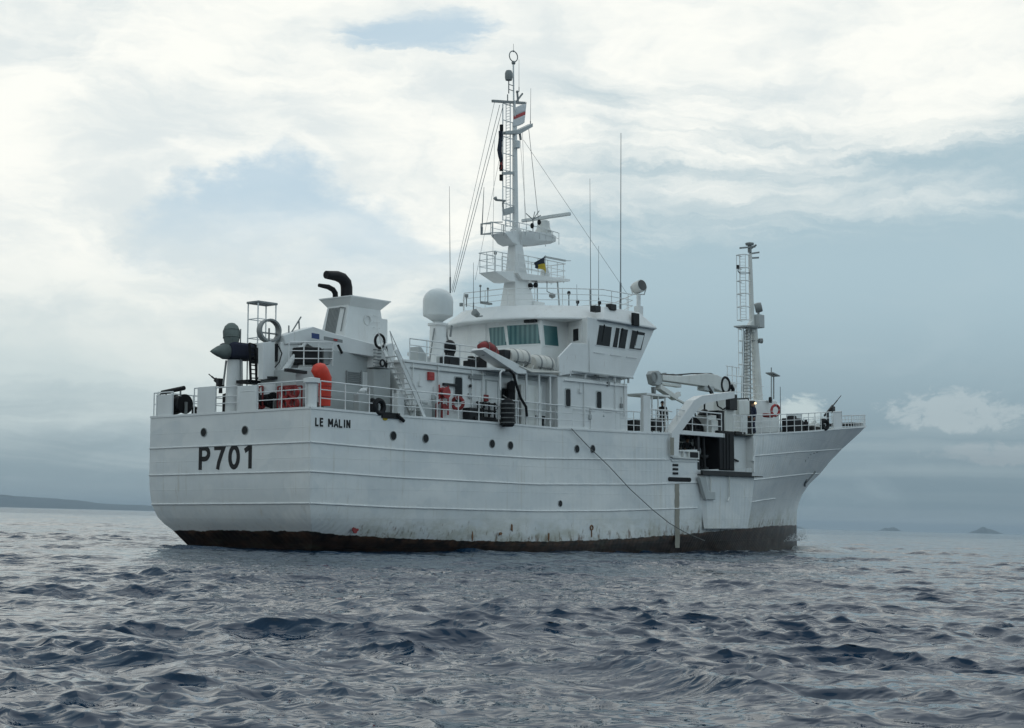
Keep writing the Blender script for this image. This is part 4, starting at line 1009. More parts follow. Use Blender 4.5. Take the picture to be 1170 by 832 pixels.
p, q = (0.494, -2.920, 6.916), (2.819, -2.920, 7.090)
guard_rail([(p[0], -2.92, p[2]), (q[0], -2.92, q[2])], heights=(.28, .58, .92), every=.85)
b = MB(); p, q = (1.061, -3.100, 6.444), (2.654, -3.100, 6.313); 
b.bar((p[0] - .9, -3.1, p[2] + .28), (p[0] + .15, -3.1, p[2] + .25), .16, .12); b.build('stowage_bar', 'blackmetal', ship)

# ---- aft knuckle crane, stowed fore and aft on the starboard side
def side_prism(pts, y0, y1, name, m, parent, bevel=.025):
    b = MB(); b.prism([(p[0], p[2]) for p in pts], 'y', y0, y1); return b.build(name, m, parent, bevel=bevel)
def crane_prism(pts, y0, y1, name, m, parent, bevel=.025):      # the boom lies a little across the ship: each point keeps its own y
    b = MB(); b.loft([[(p[0], p[1] + y0 + 1.5, p[2]) for p in pts], [(p[0], p[1] + y1 + 1.5, p[2]) for p in pts]]); return b.build(name, m, parent, bevel=bevel)
crane = bpy.data.objects.new('deck_crane', None); col.objects.link(crane); crane.parent = ship
crane_prism([(1.144, -1.609, 8.206), (1.543, -1.772, 8.368), (2.287, -2.071, 8.622), (3.051, -2.370, 8.428), (5.057, -3.132, 8.024), (5.425, -3.268, 7.939), (5.430, -3.268, 7.514), (4.917, -3.078, 7.556), (2.302, -2.071, 7.793), (2.026, -1.962, 7.949), (1.218, -1.636, 7.868)], -1.8, -1.25, 'boom', 'white', crane)
crane_prism([(0.318, -1.500, 7.868), (0.915, -1.514, 8.004), (0.946, -1.514, 6.522), (0.349, -1.500, 6.448)], -1.66, -1.36, 'crane_head', 'white', crane)
crane_prism([(1.116, -1.595, 7.965), (1.890, -1.908, 7.941), (1.936, -1.922, 7.290), (1.611, -1.786, 6.621), (1.110, -1.582, 6.597)], -1.7, -1.35, 'jib', 'white', crane)
crane_prism([(0.839, -1.500, 7.879), (1.150, -1.609, 7.898), (1.165, -1.609, 7.180), (0.851, -1.500, 7.299)], -1.55, -1.3, 'hose_guard', 'black', crane)
b = MB(); b.tube([(0.983, -2.013, 6.667), (1.729, -2.326, 7.762)], .13, 10); b.tube([(1.566, -2.258, 7.514), (1.894, -2.394, 7.977)], .07, 8); b.build('hydraulic_ram', 'white', crane)
b = MB(); p = (0.760, -1.500, 8.384); b.lathe([(.39, -.17), (.46, -.17), (.46, .17), (.39, .17), (.39, -.17)], p, (.25, 1, 0), 28, False); b.bar((p[0], p[1], p[2] - .44), (p[0], p[1], p[2] + .1), .05, .05)
b.bar((p[0] - .4, p[1], p[2] - .1), (p[0] + .4, p[1], p[2] - .1), .08, .05); b.build('hose_reel', 'grey', crane)
b = MB(); b.tube([(0.837, -1.949, 7.780), (0.976, -2.003, 7.482), (0.884, -1.962, 7.138), (0.724, -1.894, 6.926)], .025, 6); b.tube([(1.739, -2.316, 7.729), (1.878, -2.370, 7.532), (1.883, -2.370, 7.258)], .025, 6); b.tube([(3.140, -2.874, 7.948), (3.249, -2.914, 7.747), (3.320, -2.942, 7.612)], .05, 6); b.build('hydraulic_hose', 'black', crane)
b = MB(); p = (0.960, -1.400, 6.495); b.lathe([(.05, 0), (.5, 0), (.5, .09), (.05, .09)], (p[0], p[1], p[2]), (0, 0, 1), 24); b.build('slewing_ring', 'blackmetal', crane)
b = MB(); b.lathe([(.05, 0), (.42, 0), (.38, 1.2), (.05, 1.2)], (p[0], p[1], 5.15), (0, 0, 1), 22); b.build('pedestal', 'white', crane)
crane_prism([(4.840, -3.050, 7.940), (5.496, -3.295, 8.192), (5.543, -3.309, 7.343), (5.362, -3.241, 7.120), (4.778, -3.023, 7.161)], -1.85, -1.2, 'crane_base', 'white', crane)
crane_prism([(4.742, -3.010, 7.088), (5.435, -3.268, 7.124), (5.457, -3.268, 5.359), (4.766, -3.010, 5.333)], -1.8, -1.2, 'pedestal', 'midgrey', crane)
b = MB(); p = (4.781, -3.586, 8.181); b.torus(p, (0, 1, 0), .27, .055, 22, 6); b.build('hose_guide', 'black', crane)
b = MB(); p = (4.849, -3.677, 7.303); b.torus(p, (0, 1, 0), .13, .04, 16, 6); b.tube([(5.037, -3.682, 7.985), (5.116, -3.709, 7.568), (5.048, -3.682, 7.142)], .05, 6); b.build('valve_block', 'blackmetal', crane)
b = MB()
for k in range(6):
    p = (4.554, -3.471, 7.853); b.box(p[0], p[0] + .42, p[1] - .03, p[1] + .03, p[2] - .13 * k - .03, p[2] - .13 * k)
b.build('cooling_fin', 'grey', crane, flat=True)
crane_prism([(1.926, -2.354, 8.326), (2.215, -2.470, 8.293), (2.219, -2.470, 8.086), (1.930, -2.354, 8.121)], -1.815, -1.79, 'blue_panel', 'blue', crane, 0)
crane_prism([(2.405, -2.544, 8.218), (3.133, -2.830, 8.124), (3.135, -2.830, 8.003), (2.408, -2.544, 8.081)], -1.815, -1.79, 'maker_plate', 'grey', crane, 0)
crane_prism([(2.775, -2.704, 8.150), (2.914, -2.758, 8.131), (2.916, -2.758, 8.058), (2.776, -2.704, 8.074)], -1.82, -1.79, 'red_mark', 'red', crane, 0)
b = MB()
for a, c in (((1.538, -1.772, 8.643), (1.544, -1.772, 8.334)), ((1.644, -1.813, 8.374), (2.006, -1.962, 9.019)), ((1.947, -1.935, 8.531), (1.923, -1.928, 8.875))): b.tube([a, c], .03, 6)
b.build('boom_stop', 'grey', crane)
b = MB()
p, q = (3.760, -2.502, 7.676), (4.948, -2.950, 7.637); b.tube([p, q], .09, 8); p, q = (4.155, -2.651, 7.487), (4.728, -2.869, 7.696); b.tube([p, q], .06, 8); b.build('hydraulic_ram', 'midgrey', crane)

# ---- lookout frame with canopy, black ladder
b = MB(); p = (1.253, -0.300, 9.634); lx, lz_ = p[0], p[2]
for dx_, dy_ in ((0, 0), (0, .58), (.95, 0), (.95, .58)):
    b.tube([(lx + dx_, -.3 + dy_, 5.2), (lx + dx_, -.3 + dy_, lz_)], .028, 6)
for h in (1.0, 1.95, 2.25):
    zz = lz_ - .62 - (h - 1.0) * .8
    q = [(lx, -.3, zz), (lx + .95, -.3, zz), (lx + .95, .28, zz), (lx, .28, zz), (lx, -.3, zz)]
    b.tube(q, .02, 6)
frame = b.build('lookout_frame', 'rail', ship)
b = MB(); b.box(lx - .05, lx + 1.0, -.36, .34, lz_, lz_ + .09); b.build('canopy', 'grey', frame, bevel=.02)
b = MB()
p, q = (0.563, -0.600, 7.951), (0.665, -0.600, 6.415); p2, q2 = (0.882, -0.600, 7.909), (0.960, -0.600, 6.434)
b.bar(p, q, .07, .07); b.bar(p2, q2, .07, .07)
for k in range(10):
    a = Vector(p).lerp(Vector(q), k / 9); c = Vector(p2).lerp(Vector(q2), k / 9); b.tube([a, c], .025, 6)
p = (0.869, -0.600, 6.428); b.box(p[0] - .6, p[0] + .5, -.9, -.2, p[2] - .06, p[2] + .06); b.build('ladder', 'black', frame)
b = MB(); p = (1.249, -0.300, 7.683); b.box(p[0] - .1, p[0] + .4, -.5, .1, p[2] - .45, p[2] + .15); b.build('control_box', 'blackmetal', frame, bevel=.04)

# ---- satellite dome on its pedestal
b = MB(); p = (11.751, -0.500, 10.733); r_ = .68
prof = [(.02, -.98), (.20, -.96), (.22, -.86), (.50, -.68), (.66, -.60), (.68, -.52), (.68, .05)] + [(.68 * math.cos(R(a)), .05 + .60 * math.sin(R(a))) for a in range(10, 91, 10)]
b.lathe(prof, p, (0, 0, 1), 32); dome = b.build('satellite_dome', 'radome', ship, sharp=.5)
b = MB(); b.lathe([(.05, 7.4), (.42, 7.4), (.36, p[2] - 1.05), (.46, p[2] - 1.03), (.46, p[2] - .94), (.05, p[2] - .94)], (p[0], p[1], 0), (0, 0, 1), 22); b.build('pedestal', 'white', dome)
b = MB()
for s_ in (-1, 1):
    b.tube([(p[0] + s_ * 1.1, p[1] - .4, 7.5), (p[0] + s_ * .35, p[1] - .1, p[2] - 1.2)], .035, 6)
b.tube([(p[0] + .6, p[1] - .3, p[2] - 1.0), (p[0] + .5, p[1] - .3, p[2] - 1.5)], .05, 6); b.build('brace', 'grey', dome)
b = MB(); q = (11.925, -1.100, 10.661); b.bar((p[0] + .42, -1.03, p[2] + .02), (p[0] + .60, -.86, p[2] + .03), .01, .07); b.build('maker_plate', 'blue', dome, flat=True)
def whip(p, top, name='whip_antenna', parent=None, r=.022, r1=.008):
    b = MB(); b.tube([p, (p[0] * .85 + top[0] * .15, p[1] * .85 + top[1] * .15, p[2] * .85 + top[2] * .15)], r * 1.7, 6); b.tube([p, top], r, 6, r1); b.build(name, 'wire', parent or ship)
whip((12.695, -0.400, 11.280), (12.599, -0.400, 16.168))
whip((20.656, -4.200, 11.031), (20.777, -4.200, 19.626), r=.03, r1=.014)
whip((19.214, -3.500, 11.023), (19.184, -3.500, 17.224), r=.022); whip((19.294, -3.900, 11.040), (19.315, -3.900, 13.959), r=.018)
whip((14.084, -0.600, 10.649), (14.073, -0.600, 12.834), r=.018); whip((18.410, -3.300, 10.956), (18.381, -3.300, 12.070), r=.02)
b = MB()
for q in ((14.650, -0.700, 11.064),):
    b.tube([(q[0], q[1], 10.98), q], .035, 6); b.tube([(q[0] - .2, q[1], q[2] + .7), (q[0] - .2, q[1], q[2]), (q[0] + .28, q[1] - .05, q[2] + .02), (q[0] + .28, q[1] - .05, q[2] + .62)], .025, 6)
    b.ball((q[0] - .2, q[1], q[2] + .72), .06); b.ball((q[0] + .28, q[1] - .05, q[2] + .64), .06); b.box(q[0] - .1, q[0] + .55, q[1] - .1, q[1] + .1, 10.98, 11.06)
b.build('wind_sensor', 'grey', roof)
for q in ((14.619, 0.600, 10.966), (14.992, 0.600, 11.417)):
    b = MB(); b.tube([(q[0], q[1], 10.98), q], .03, 6); b.lathe([(.02, 0), (.09, 0), (.09, .15), (.02, .15)], q, (0, 0, 1), 10); b.build('sensor_post', 'grey', roof)
for q in ((18.164, -3.000, 11.658), (18.581, -3.200, 11.272), (19.227, -4.000, 11.232)):
    b = MB(); b.tube([(q[0], q[1], 10.98), q], .025, 6); b.ball(q, .09, .09, .11, 10, 6); b.build('sensor_post', 'blackmetal', roof)
# searchlight
p = (22.180, -4.200, 12.297); b = MB(); b.lathe([(.02, -.30), (.27, -.26), (.30, -.1), (.30, .26), (.27, .27), (.02, .27)], p, (-.22, -.95, .2), 24); sl = b.build('searchlight', 'offwhite', ship)
b = MB(); b.lathe([(.01, .24), (.265, .24), (.265, .285), (.01, .30)], p, (-.22, -.95, .2), 24); b.build('lens', 'lamp', sl)
b = MB(); b.tube([(p[0], p[1], 10.9), (p[0], p[1], p[2] - .35)], .10, 10); b.tube([(p[0] - .25, p[1] + .3, p[2] + .02), (p[0] - .2, p[1] + .2, p[2] - .36), (p[0] + .2, p[1] - .2, p[2] - .36), (p[0] + .25, p[1] - .3, p[2] + .02)], .035, 6); b.box(p[0] - .16, p[0] + .16, p[1] - .16, p[1] + .16, 10.9, 11.35); b.build('pedestal', 'white', sl)

# ---- main mast
mast = bpy.data.objects.new('main_mast', None); col.objects.link(mast); mast.parent = ship
b = MB(); rings = []
for c, xw, yw in (((18.107, 0.000, 11.196), 1.6, .95), ((17.970, 0.000, 12.750), .95, .62), ((17.902, 0.000, 14.101), .60, .46), ((17.934, 0.000, 15.001), .44, .36)):
    rings.append([(c[0] - xw / 2, -yw / 2, c[2]), (c[0] + xw / 2, -yw / 2, c[2]), (c[0] + xw / 2, yw / 2, c[2]), (c[0] - xw / 2, yw / 2, c[2])])
b.loft(rings); b.build('mast_trunk', 'white', mast, bevel=.03)
b = MB(); p = (19.146, -0.200, 11.373); b.box(p[0] - .5, p[0] + .3, -.6, .6, 10.9, p[2] + .18); b.box(p[0] - .1, p[0] + .55, -.5, .5, 10.9, p[2] - .1); b.build('mast_step', 'white', mast, bevel=.03)
p0, p1, p2 = (17.901, 0.000, 14.740), (17.827, 0.000, 20.222), (17.721, 0.000, 23.146)
b = MB(); b.tube([p0, p1], .155, 14, .115); b.tube([p1, (17.791, 0.000, 21.296)], .07, 10); b.tube([(17.758, 0.000, 21.159), p2], .038, 8); b.build('mast_pole', 'white', mast)
b = MB(); q = (17.734, 0.000, 23.475); b.torus(q, (.2, 1, 0), .26, .028, 26, 6); b.ball((q[0], q[1], q[2] - .32), .1); b.ball((q[0], q[1], q[2] + .26), .05); b.tube([(q[0], q[1], q[2] + .26), (q[0], q[1], q[2] + .62)], .01, 5)
b.build('loop_antenna', 'grey', mast)
q = (17.371, 0.000, 22.461); b = MB(); b.lathe([(.02, -.26), (.16, -.25), (.19, -.12), (.19, .10), (.14, .22), (.02, .26)], q, (0, 0, 1), 18); b.tube([(q[0], q[1], q[2] - .9), (q[0], q[1], q[2] - .2)], .03, 6)
for dz_ in (-.45, -.7): b.tube([(q[0], q[1], q[2] + dz_), (p2[0], 0, q[2] + dz_)], .02, 6)
b.build('small_radome', 'grey', mast)
b = MB(); b.bar((16.128, 0.000, 20.929), (18.645, 0.000, 21.342), .10, .12); b.tube([(17.286, 0.000, 21.492), (17.286, 0.000, 21.148)], .03, 6); b.tube([(18.028, 0.000, 21.779), (18.097, 0.000, 21.229)], .05, 8); b.ball((18.028, 0.000, 21.779), .07); b.tube([(17.961, 0.000, 21.288), (18.438, 0.000, 21.779)], .045, 6)
b.tube([(18.507, 0.000, 21.292), (18.507, 0.000, 20.965)], .03, 6); b.tube([(18.097, 0.000, 20.969), (18.576, 0.000, 21.023)], .03, 6); b.build('upper_yard', 'grey', mast)
whip((18.165, -0.000, 21.808), (18.163, 0.000, 23.421), parent=mast, r=.012); 
side_prism([(16.956, 0.000, 19.601), (17.962, 0.000, 19.859), (19.060, 0.000, 20.399), (19.060, 0.000, 20.224), (18.098, 0.000, 19.691), (16.956, -0.000, 19.473)], -.16, .16, 'yard_bracket', 'midgrey', mast, .01)
whip((19.060, 0.000, 20.246), (19.095, 0.000, 22.182), parent=mast, r=.016)
b = MB(); b.tube([(18.235, 0.000, 19.738), (18.303, 0.000, 19.448)], .06, 8); b.build('horn_speaker', 'grey', mast)
q = (17.810, -0.150, 19.118); b = MB(); b.lathe([(.02, -.2), (.16, -.18), (.16, .16), (.02, .2)], q, (0, 0, 1), 14); b.build('small_radome', 'radome', mast)
# ladder and safety hoops abaft the pole
b = MB(); l0, l1 = (17.498, 0.000, 15.109), (17.488, -0.000, 21.189); m0, m1 = (16.933, 0.000, 15.281), (16.920, 0.000, 20.943)
b.tube([l0, l1], .028, 6); b.tube([m0, m1], .03, 6); b.tube([(l0[0] + .05, .3, l0[2]), (l1[0] + .05, .3, l1[2])], .02, 6)
for k in range(15):
    f_ = (k + .5) / 15; a = Vector(l0).lerp(Vector(l1), f_); c = Vector(m0).lerp(Vector(m1), f_)
    if k % 2 == 0 : b.tube([(c.x, 0, a.z), (a.x, 0, a.z)], .022, 6); b.tube([(a.x, 0, a.z), (a.x + .25, 0, a.z)], .022, 6)
for k in range(44):
    f_ = k / 43; a = Vector(l0).lerp(Vector(l1), f_); b.tube([(a.x, 0, a.z), (a.x + .05, .3, a.z)], .012, 5)
b.build('ladder', 'rail', mast)
b = MB()
for q in ((16.823, 0.000, 19.768), (16.808, 0.000, 17.805), (16.809, -0.000, 17.337)): b.lathe([(.02, -.16), (.09, -.14), (.09, .14), (.02, .16)], q, (0, 0, 1), 12)
b.build('signal_lamp', 'black', mast)
b = MB(); b.bar((16.895, 0.000, 17.543), (17.897, 0.000, 17.757), .08, .14); b.build('lamp_bracket', 'midgrey', mast); b = MB(); b.bar((16.965, 0.000, 15.666), (17.832, 0.000, 15.968), .1, .3); b.build('lamp_bracket', 'midgrey', mast)
b = MB(); b.tube([(16.965, 0.000, 15.666), (16.931, 0.000, 16.127), (17.030, 0.000, 16.227)], .05, 6); b.tube([(17.096, 0.000, 16.259), (16.438, 0.000, 16.198), (16.339, 0.000, 16.287)], [.05, .06, .1], 10); b.build('fog_horn', 'grey', mast)
# upper platform with radar
side_prism([(16.541, 0.000, 14.592), (17.432, 0.000, 14.844), (17.500, 0.000, 14.132), (17.101, 0.000, 14.206)], -.45, .45, 'platform_bracket', 'white', mast)
q0, q1 = (16.573, 0.000, 14.596), (15.730, 0.000, 14.477)
b = MB()
for dz_ in (0, .5):
    b.tube([(q0[0] - .1, -.35, q0[2] + dz_), (q1[0], -.35, q1[2] + dz_), (q1[0], .35, q1[2] + dz_), (q0[0] - .1, .35, q0[2] + dz_)], .03, 6)
for x_, y_ in ((q1[0], -.35), (q1[0], .35), (q0[0], -.35), (q0[0], .35)): b.tube([(x_, y_, q1[2] - .02), (x_, y_, q1[2] + .52)], .028, 6)
b.build('antenna_frame', 'midgrey', mast); whip((q1[0], .3, q1[2]), (15.887, 0.300, 16.759), parent=mast, r=.03, r1=.012)
b = MB(); rings = []
for c, hw, top_, bot_ in (((17.968, 0.000, 14.665), .40, .2, .45), ((18.647, 0.000, 14.673), .46, .28, .42), ((19.473, 0.000, 14.745), .46, .28, .34), ((20.385, 0.000, 14.783), .40, .26, .18), ((20.811, 0.000, 14.798), .25, .22, .05)):
    rings.append([(c[0], -hw, c[2] + top_), (c[0], -hw * .95, c[2] - bot_ * .4), (c[0], -hw * .5, c[2] - bot_), (c[0], hw * .5, c[2] - bot_), (c[0], hw * .95, c[2] - bot_ * .4), (c[0], hw, c[2] + top_)])
b.loft(rings); b.build('radar_platform', 'white', mast, bevel=.02)
p = (20.103, 0.000, 15.137); b = MB(); b.lathe([(.05, -.35), (.40, -.33), (.42, .05), (.33, .22), (.30, .55), (.18, .62), (.05, .62)], p, (0, 0, 1), 24); rad = b.build('radar', 'offwhite', mast)
b = MB(); zb = (20.104, 0.000, 15.888); b.bar((p[0], 1.35, zb[2]), (p[0], -1.65, zb[2]), .14, .17); b.build('scanner_bar', 'radome', rad, bevel=.03)
b = MB()
for q in ((18.560, -0.500, 15.205), (19.110, -0.500, 15.457)): b.ball(q, .1, .1, .14, 10, 6)
b.build('signal_lamp', 'black', mast)
b = MB(); a = (19.266, -0.000, 15.668)
for e in ((18.715, 0.000, 15.888), (19.428, 0.400, 15.913), (19.405, 0.000, 16.079), (19.754, 0.000, 16.175), (19.507, -0.300, 15.885)): b.tube([a, e], .022, 5)
b.tube([a, (a[0], 0, a[2] - .6)], .03, 6); b.build('direction_finder', 'grey', mast)
pa, pb = (16.573, 0.000, 14.638), (17.833, 0.000, 14.901)
guard_rail([(pa[0], -.45, pa[2]), (pb[0] + 1.5, -.47, pa[2]), (p[0] + .7, -.42, pa[2] - .05)], heights=(.3, .58), every=.55, r=.018, parent=mast)
guard_rail([(pa[0], .45, pa[2]), (pb[0] + 1.5, .47, pa[2]), (p[0] + .7, .42, pa[2] - .05)], heights=(.3, .58), every=.8, r=.018, parent=mast)
# lower platform
side_prism([(17.396, -0.300, 12.779), (21.558, -0.300, 12.953), (21.558, -0.300, 12.843), (18.269, -0.300, 12.502), (17.730, -0.300, 12.481)], -.55, .55, 'lower_platform', 'white', mast, .015)
side_prism([(15.737, 0.000, 12.648), (17.170, 0.000, 12.822), (17.304, 0.000, 12.333), (16.842, 0.000, 12.300)], -.5, .5, 'platform_bracket', 'white', mast)
pa, pb, pc = (17.480, -0.500, 12.727), (21.220, -0.500, 12.895), (15.737, 0.000, 12.648)
guard_rail([(pa[0], -.5, pa[2]), (pb[0], -.5, pa[2]), (pb[0], .5, pa[2]), (pa[0], .5, pa[2])], heights=(.3, .6, .95), every=.75, r=.02, parent=mast)
guard_rail([(pa[0] - .6, -.47, pc[2]), (pc[0], -.47, pc[2]), (pc[0], .47, pc[2]), (pa[0] - .6, .47, pc[2])], heights=(.3, .6, .95), every=.55, r=.02, parent=mast)
b = MB(); b.bar((19.460, -0.550, 13.799), (21.157, -0.550, 13.822), .05, .09); b.tube([(21.085, -0.550, 13.813), (21.591, -0.550, 13.877)], .02, 6); b.build('lamp_boom', 'midgrey', mast)
p = (20.240, 0.000, 13.108); b = MB(); b.lathe([(.05, 0), (.22, 0), (.24, .4), (.14, .65), (.05, .68)], (p[0], 0, pa[2]), (0, 0, 1), 18); b.build('small_radome', 'radome', mast)
b = MB(); q = (18.549, -0.400, 12.270); b.ball(q, .14, .14, .16, 12, 8); q = (18.960, -0.400, 12.360); b.ball(q, .12, .12, .15, 12, 8); b.bar((q[0] - .3, -.4, q[2] + .18), (q[0] + .1, -.4, q[2] + .2), .05, .05); b.build('signal_lamp', 'black', mast)
b = MB(); q0, q1 = (20.708, -0.400, 12.735), (20.918, -0.400, 11.454); b.tube([(q0[0], -.4, q0[2]), (q1[0], -.4, 10.95)], .045, 6); q0 = (19.098, -0.400, 12.547); b.tube([(q0[0], -.4, q0[2]), (q0[0], -.4, 10.95)], .03, 6); b.build('platform_strut', 'midgrey', mast)
b = MB(); q = (20.150, -0.500, 11.970); b.tube([(19.861, -0.400, 12.636), (19.730, -0.500, 12.139), (q[0] - .1, q[1], q[2] + .1)], .025, 6); b.lathe([(.02, -.14), (.16, -.06), (.16, .06), (.02, .14)], q, (0, 0, 1), 12); b.build('gong', 'grey', mast)
q = (16.624, 0.200, 13.237); b = MB(); b.tube([(16.626, 0.200, 12.775), (16.623, 0.200, 13.657)], .025, 6); b.ball((16.623, 0.200, 13.699), .08, .08, .11); b.build('sensor_post', 'grey', mast)
# rigging
def stay(a, b_, r=.010, sag=0.0):
    B = MB(); a = Vector(a); b_ = Vector(b_); n = 8
    B.tube([a.lerp(b_, k / n) - Vector((0, 0, sag * 4 * (k / n) * (1 - k / n))) for k in range(n + 1)], r, 5); B.build('stay', 'wire', mast)
stay((16.292, 0.000, 20.899), (14.621, 1.200, 11.759)); stay((16.688, 0.000, 20.852), (13.649, 0.300, 11.489), .014); stay((16.953, -0.000, 20.907), (13.657, 0.200, 11.481), .014)
stay((17.023, 0.000, 19.421), (15.503, 0.500, 12.294), .008); stay((16.298, 0.000, 19.071), (16.187, 0.000, 13.162), .008)
stay((18.921, -0.000, 20.175), (19.683, 0.000, 15.773), .014); stay((18.439, 0.000, 19.908), (18.646, 0.000, 15.619), .009); stay((18.508, 0.000, 19.487), (23.629, -2.500, 12.309), .009); stay((18.235, 0.000, 19.652), (18.784, 0.000, 15.123), .008)

# ---- foremast
fm = bpy.data.objects.new('fore_mast', None); col.objects.link(fm); fm.parent = ship
b = MB(); b.tube([(39.659, 0.200, 7.373), (39.764, 0.100, 12.207)], .13, 12, .10)
for k in range(9):
    f0, f1 = k / 9, (k + 1) / 9
    a0_, a1_ = Vector((39.659, 0.200, 7.373)), Vector((39.764, 0.100, 12.207)); c0_, c1_ = Vector((40.775, 0.000, 7.424)), Vector((40.349, 0.000, 12.254))
    b.tube([a0_.lerp(a1_, f0), c0_.lerp(c1_, f1)] if k % 2 else [c0_.lerp(c1_, f0), a0_.lerp(a1_, f1)], .04, 6); b.tube([a0_.lerp(a1_, f1), c0_.lerp(c1_, f1)], .035, 6)
b.build('lattice_post', 'offwhite', fm)
b = MB(); b.tube([(40.775, 0.000, 7.424), (40.349, 0.000, 12.254)], .30, 16, .2); b.tube([(40.141, 0.000, 12.028), (40.012, 0.000, 16.693)], .16, 14, .11); b.build('mast_pole', 'offwhite', fm)
b = MB(); a0, a1 = (39.312, 0.200, 7.355), (39.631, 0.200, 12.099); c0, c1 = (39.390, -0.250, 7.340), (39.552, -0.200, 12.165)
b.tube([a0, a1], .04, 6); b.tube([c0, c1], .05, 6); b.tube([(39.133, 0.200, 8.110), (39.483, 0.200, 12.188)], .025, 6)
for k in range(26):
    f_ = k / 25; p = Vector(a0).lerp(Vector(a1), f_); q = Vector(c0).lerp(Vector(c1), f_); b.tube([p, q], .025, 5)
b.build('ladder', 'grey', fm)
b = MB(); b.box(*[v for v in (0, 0, 0, 0, 0, 0)]) if False else None
pl = (39.796, 0.000, 12.306); b.lathe([(.05, 0), (.62, 0), (.66, .07), (.05, .07)], (pl[0] - .25, 0, pl[2] - .05), (0, 0, 1), 20); b.box(pl[0] - 1.0, pl[0] + .5, -.3, .45, pl[2] - .06, pl[2] + .02); b.build('mast_platform', 'midgrey', fm)
side_prism([(39.393, 0.000, 12.165), (40.422, 0.000, 13.093), (40.603, 0.000, 12.278)], -.12, .12, 'mast_bracket', 'offwhite', fm)
b = MB(); q = (40.473, -0.200, 12.718); b.box(q[0] - .25, q[0] + .35, -.45, .15, q[2] - .4, q[2] + .38); b.build('equipment_box', 'midgrey', fm, bevel=.03)
b = MB(); q = (40.547, -0.200, 13.531); b.lathe([(.05, -.2), (.27, -.2), (.3, 0), (.27, .2), (.05, .22)], q, (.5, -.8, .2), 18); b.tube([q, (q[0], q[1], q[2] - .5)], .07, 8); b.build('floodlight', 'grey', fm)
b = MB(); q = (40.573, -0.300, 11.553); b.lathe([(.03, -.12), (.14, -.1), (.16, .1), (.03, .12)], q, (.7, -.5, 0), 12); b.tube([q, (q[0] - .5, 0, q[2])], .035, 6); b.build('floodlight', 'grey', fm)
# upper ladder cage
b = MB(); z_t, z_b = (39.405, 0.000, 16.510)[2], (39.307, 0.000, 12.672)[2]; cx = (39.354, 0.000, 14.534)[0]
for dy_, dx_ in ((.33, 0), (0.05, -.42), (-.25, -.32), (.33, -.35)):
    b.tube([(cx + dx_, dy_, z_b), (cx + dx_, dy_, z_t)], .022, 6)
for k in range(6):
    z = z_b + (z_t - z_b) * k / 5; b.tube([(cx + .2, .33, z), (cx - .35, .33, z), (cx - .42, .05, z), (cx - .32, -.25, z), (cx + .2, -.25, z)], .03, 6)
for k in range(22):
    z = z_b + (z_t - z_b) * k / 21; b.tube([(cx, .33, z), (cx + .25, .05, z)], .012, 5)
b.build('ladder_cage', 'rail', fm)
b = MB()
for z0_, z1_ in (((39.294, 0.000, 12.156)[2], (39.223, 0.000, 9.382)[2]),):
    for dx_, dy_ in ((-.3, .3), (-.4, 0.0)): b.tube([(cx + dx_, dy_, z1_), (cx + dx_, dy_, z0_)], .022, 6)
    for k in range(5):
        z = z1_ + (z0_ - z1_) * k / 4; b.tube([(cx + .2, .33, z), (cx - .3, .3, z), (cx - .4, 0, z), (cx + .2, -.2, z)], .025, 6)
b.build('ladder_cage', 'rail', fm)
b = MB(); b.bar((38.917, 0.000, 16.887), (40.532, 0.000, 17.181), .14, .10); b.tube([(40.121, 0.000, 17.021), (40.394, -0.200, 17.246)], .06, 8); b.bar((40.012, 0.000, 16.693), (41.035, 0.000, 16.906), .1, .1); b.bar((40.005, 0.000, 16.431), (40.975, 0.000, 16.582), .1, .1); b.build('yard', 'grey', fm)
b = MB(); q = (39.976, 0.000, 17.263); b.lathe([(.03, -.1), (.24, -.06), (.26, .06), (.03, .12)], q, (0, 0, 1), 16); b.tube([q, (q[0], q[1], q[2] - .5)], .12, 8); b.build('anchor_lamp', 'grey', fm)
b = MB(); b.tube([(39.982, 0.000, 15.542), (38.781, 0.000, 15.397), (38.615, 0.000, 15.480), (38.620, 0.000, 15.686)], .03, 6); q = (38.592, 0.000, 15.734); b.lathe([(.02, -.12), (.09, -.1), (.09, .1), (.02, .12)], q, (0, 0, 1), 12); b.build('signal_lamp', 'blackmetal', fm)
# mast house on the forecastle, dark doorway with a burning lamp
b = MB(); poly = [(36.168, -1.500, 7.807), (40.302, -1.500, 7.947), (40.651, -1.500, 5.981), (36.117, -1.500, 5.746)]
b.prism([(p[0], p[2]) for p in poly], 'y', -1.5, 1.4); mh = b.build('mast_house', 'white', ship, bevel=.04)
side_prism([(36.945, -1.520, 7.752), (37.721, -1.520, 7.797), (37.671, -1.520, 5.907), (36.897, -1.520, 5.875)], -1.53, -1.45, 'dark_doorway', 'black', mh, 0)
b = MB(); p, q = (37.374, -1.550, 7.642), (37.764, -1.550, 7.654); b.tube([p, q], .055, 8); b.build('bulkhead_lamp', 'lit', mh)
b = MB(); q = (39.167, -1.600, 7.927); b.lathe([(.02, 0), (.17, .02), (.17, .16), (.02, .18)], q, (.3, -1, 0), 14); b.build('floodlight', 'black', mh)
b = MB(); a, c = (40.154, -1.200, 8.054), (40.208, -1.200, 9.896); b.tube([a, c], .035, 6); p, q = (39.965, -1.200, 9.572), (40.776, -1.200, 9.424); b.bar(p, q, .5, .06); a, c = (40.428, -1.200, 8.070), (40.468, -1.200, 9.403); b.tube([a, c], .045, 6); b.build('sensor_post', 'grey', mh)
whip((37.619, -3.200, 5.802), (37.653, -3.200, 8.504), r=.03, r1=.02)
p0, p1 = (35.461, -1.200, 8.562), (38.252, -1.200, 8.946)
b = MB()
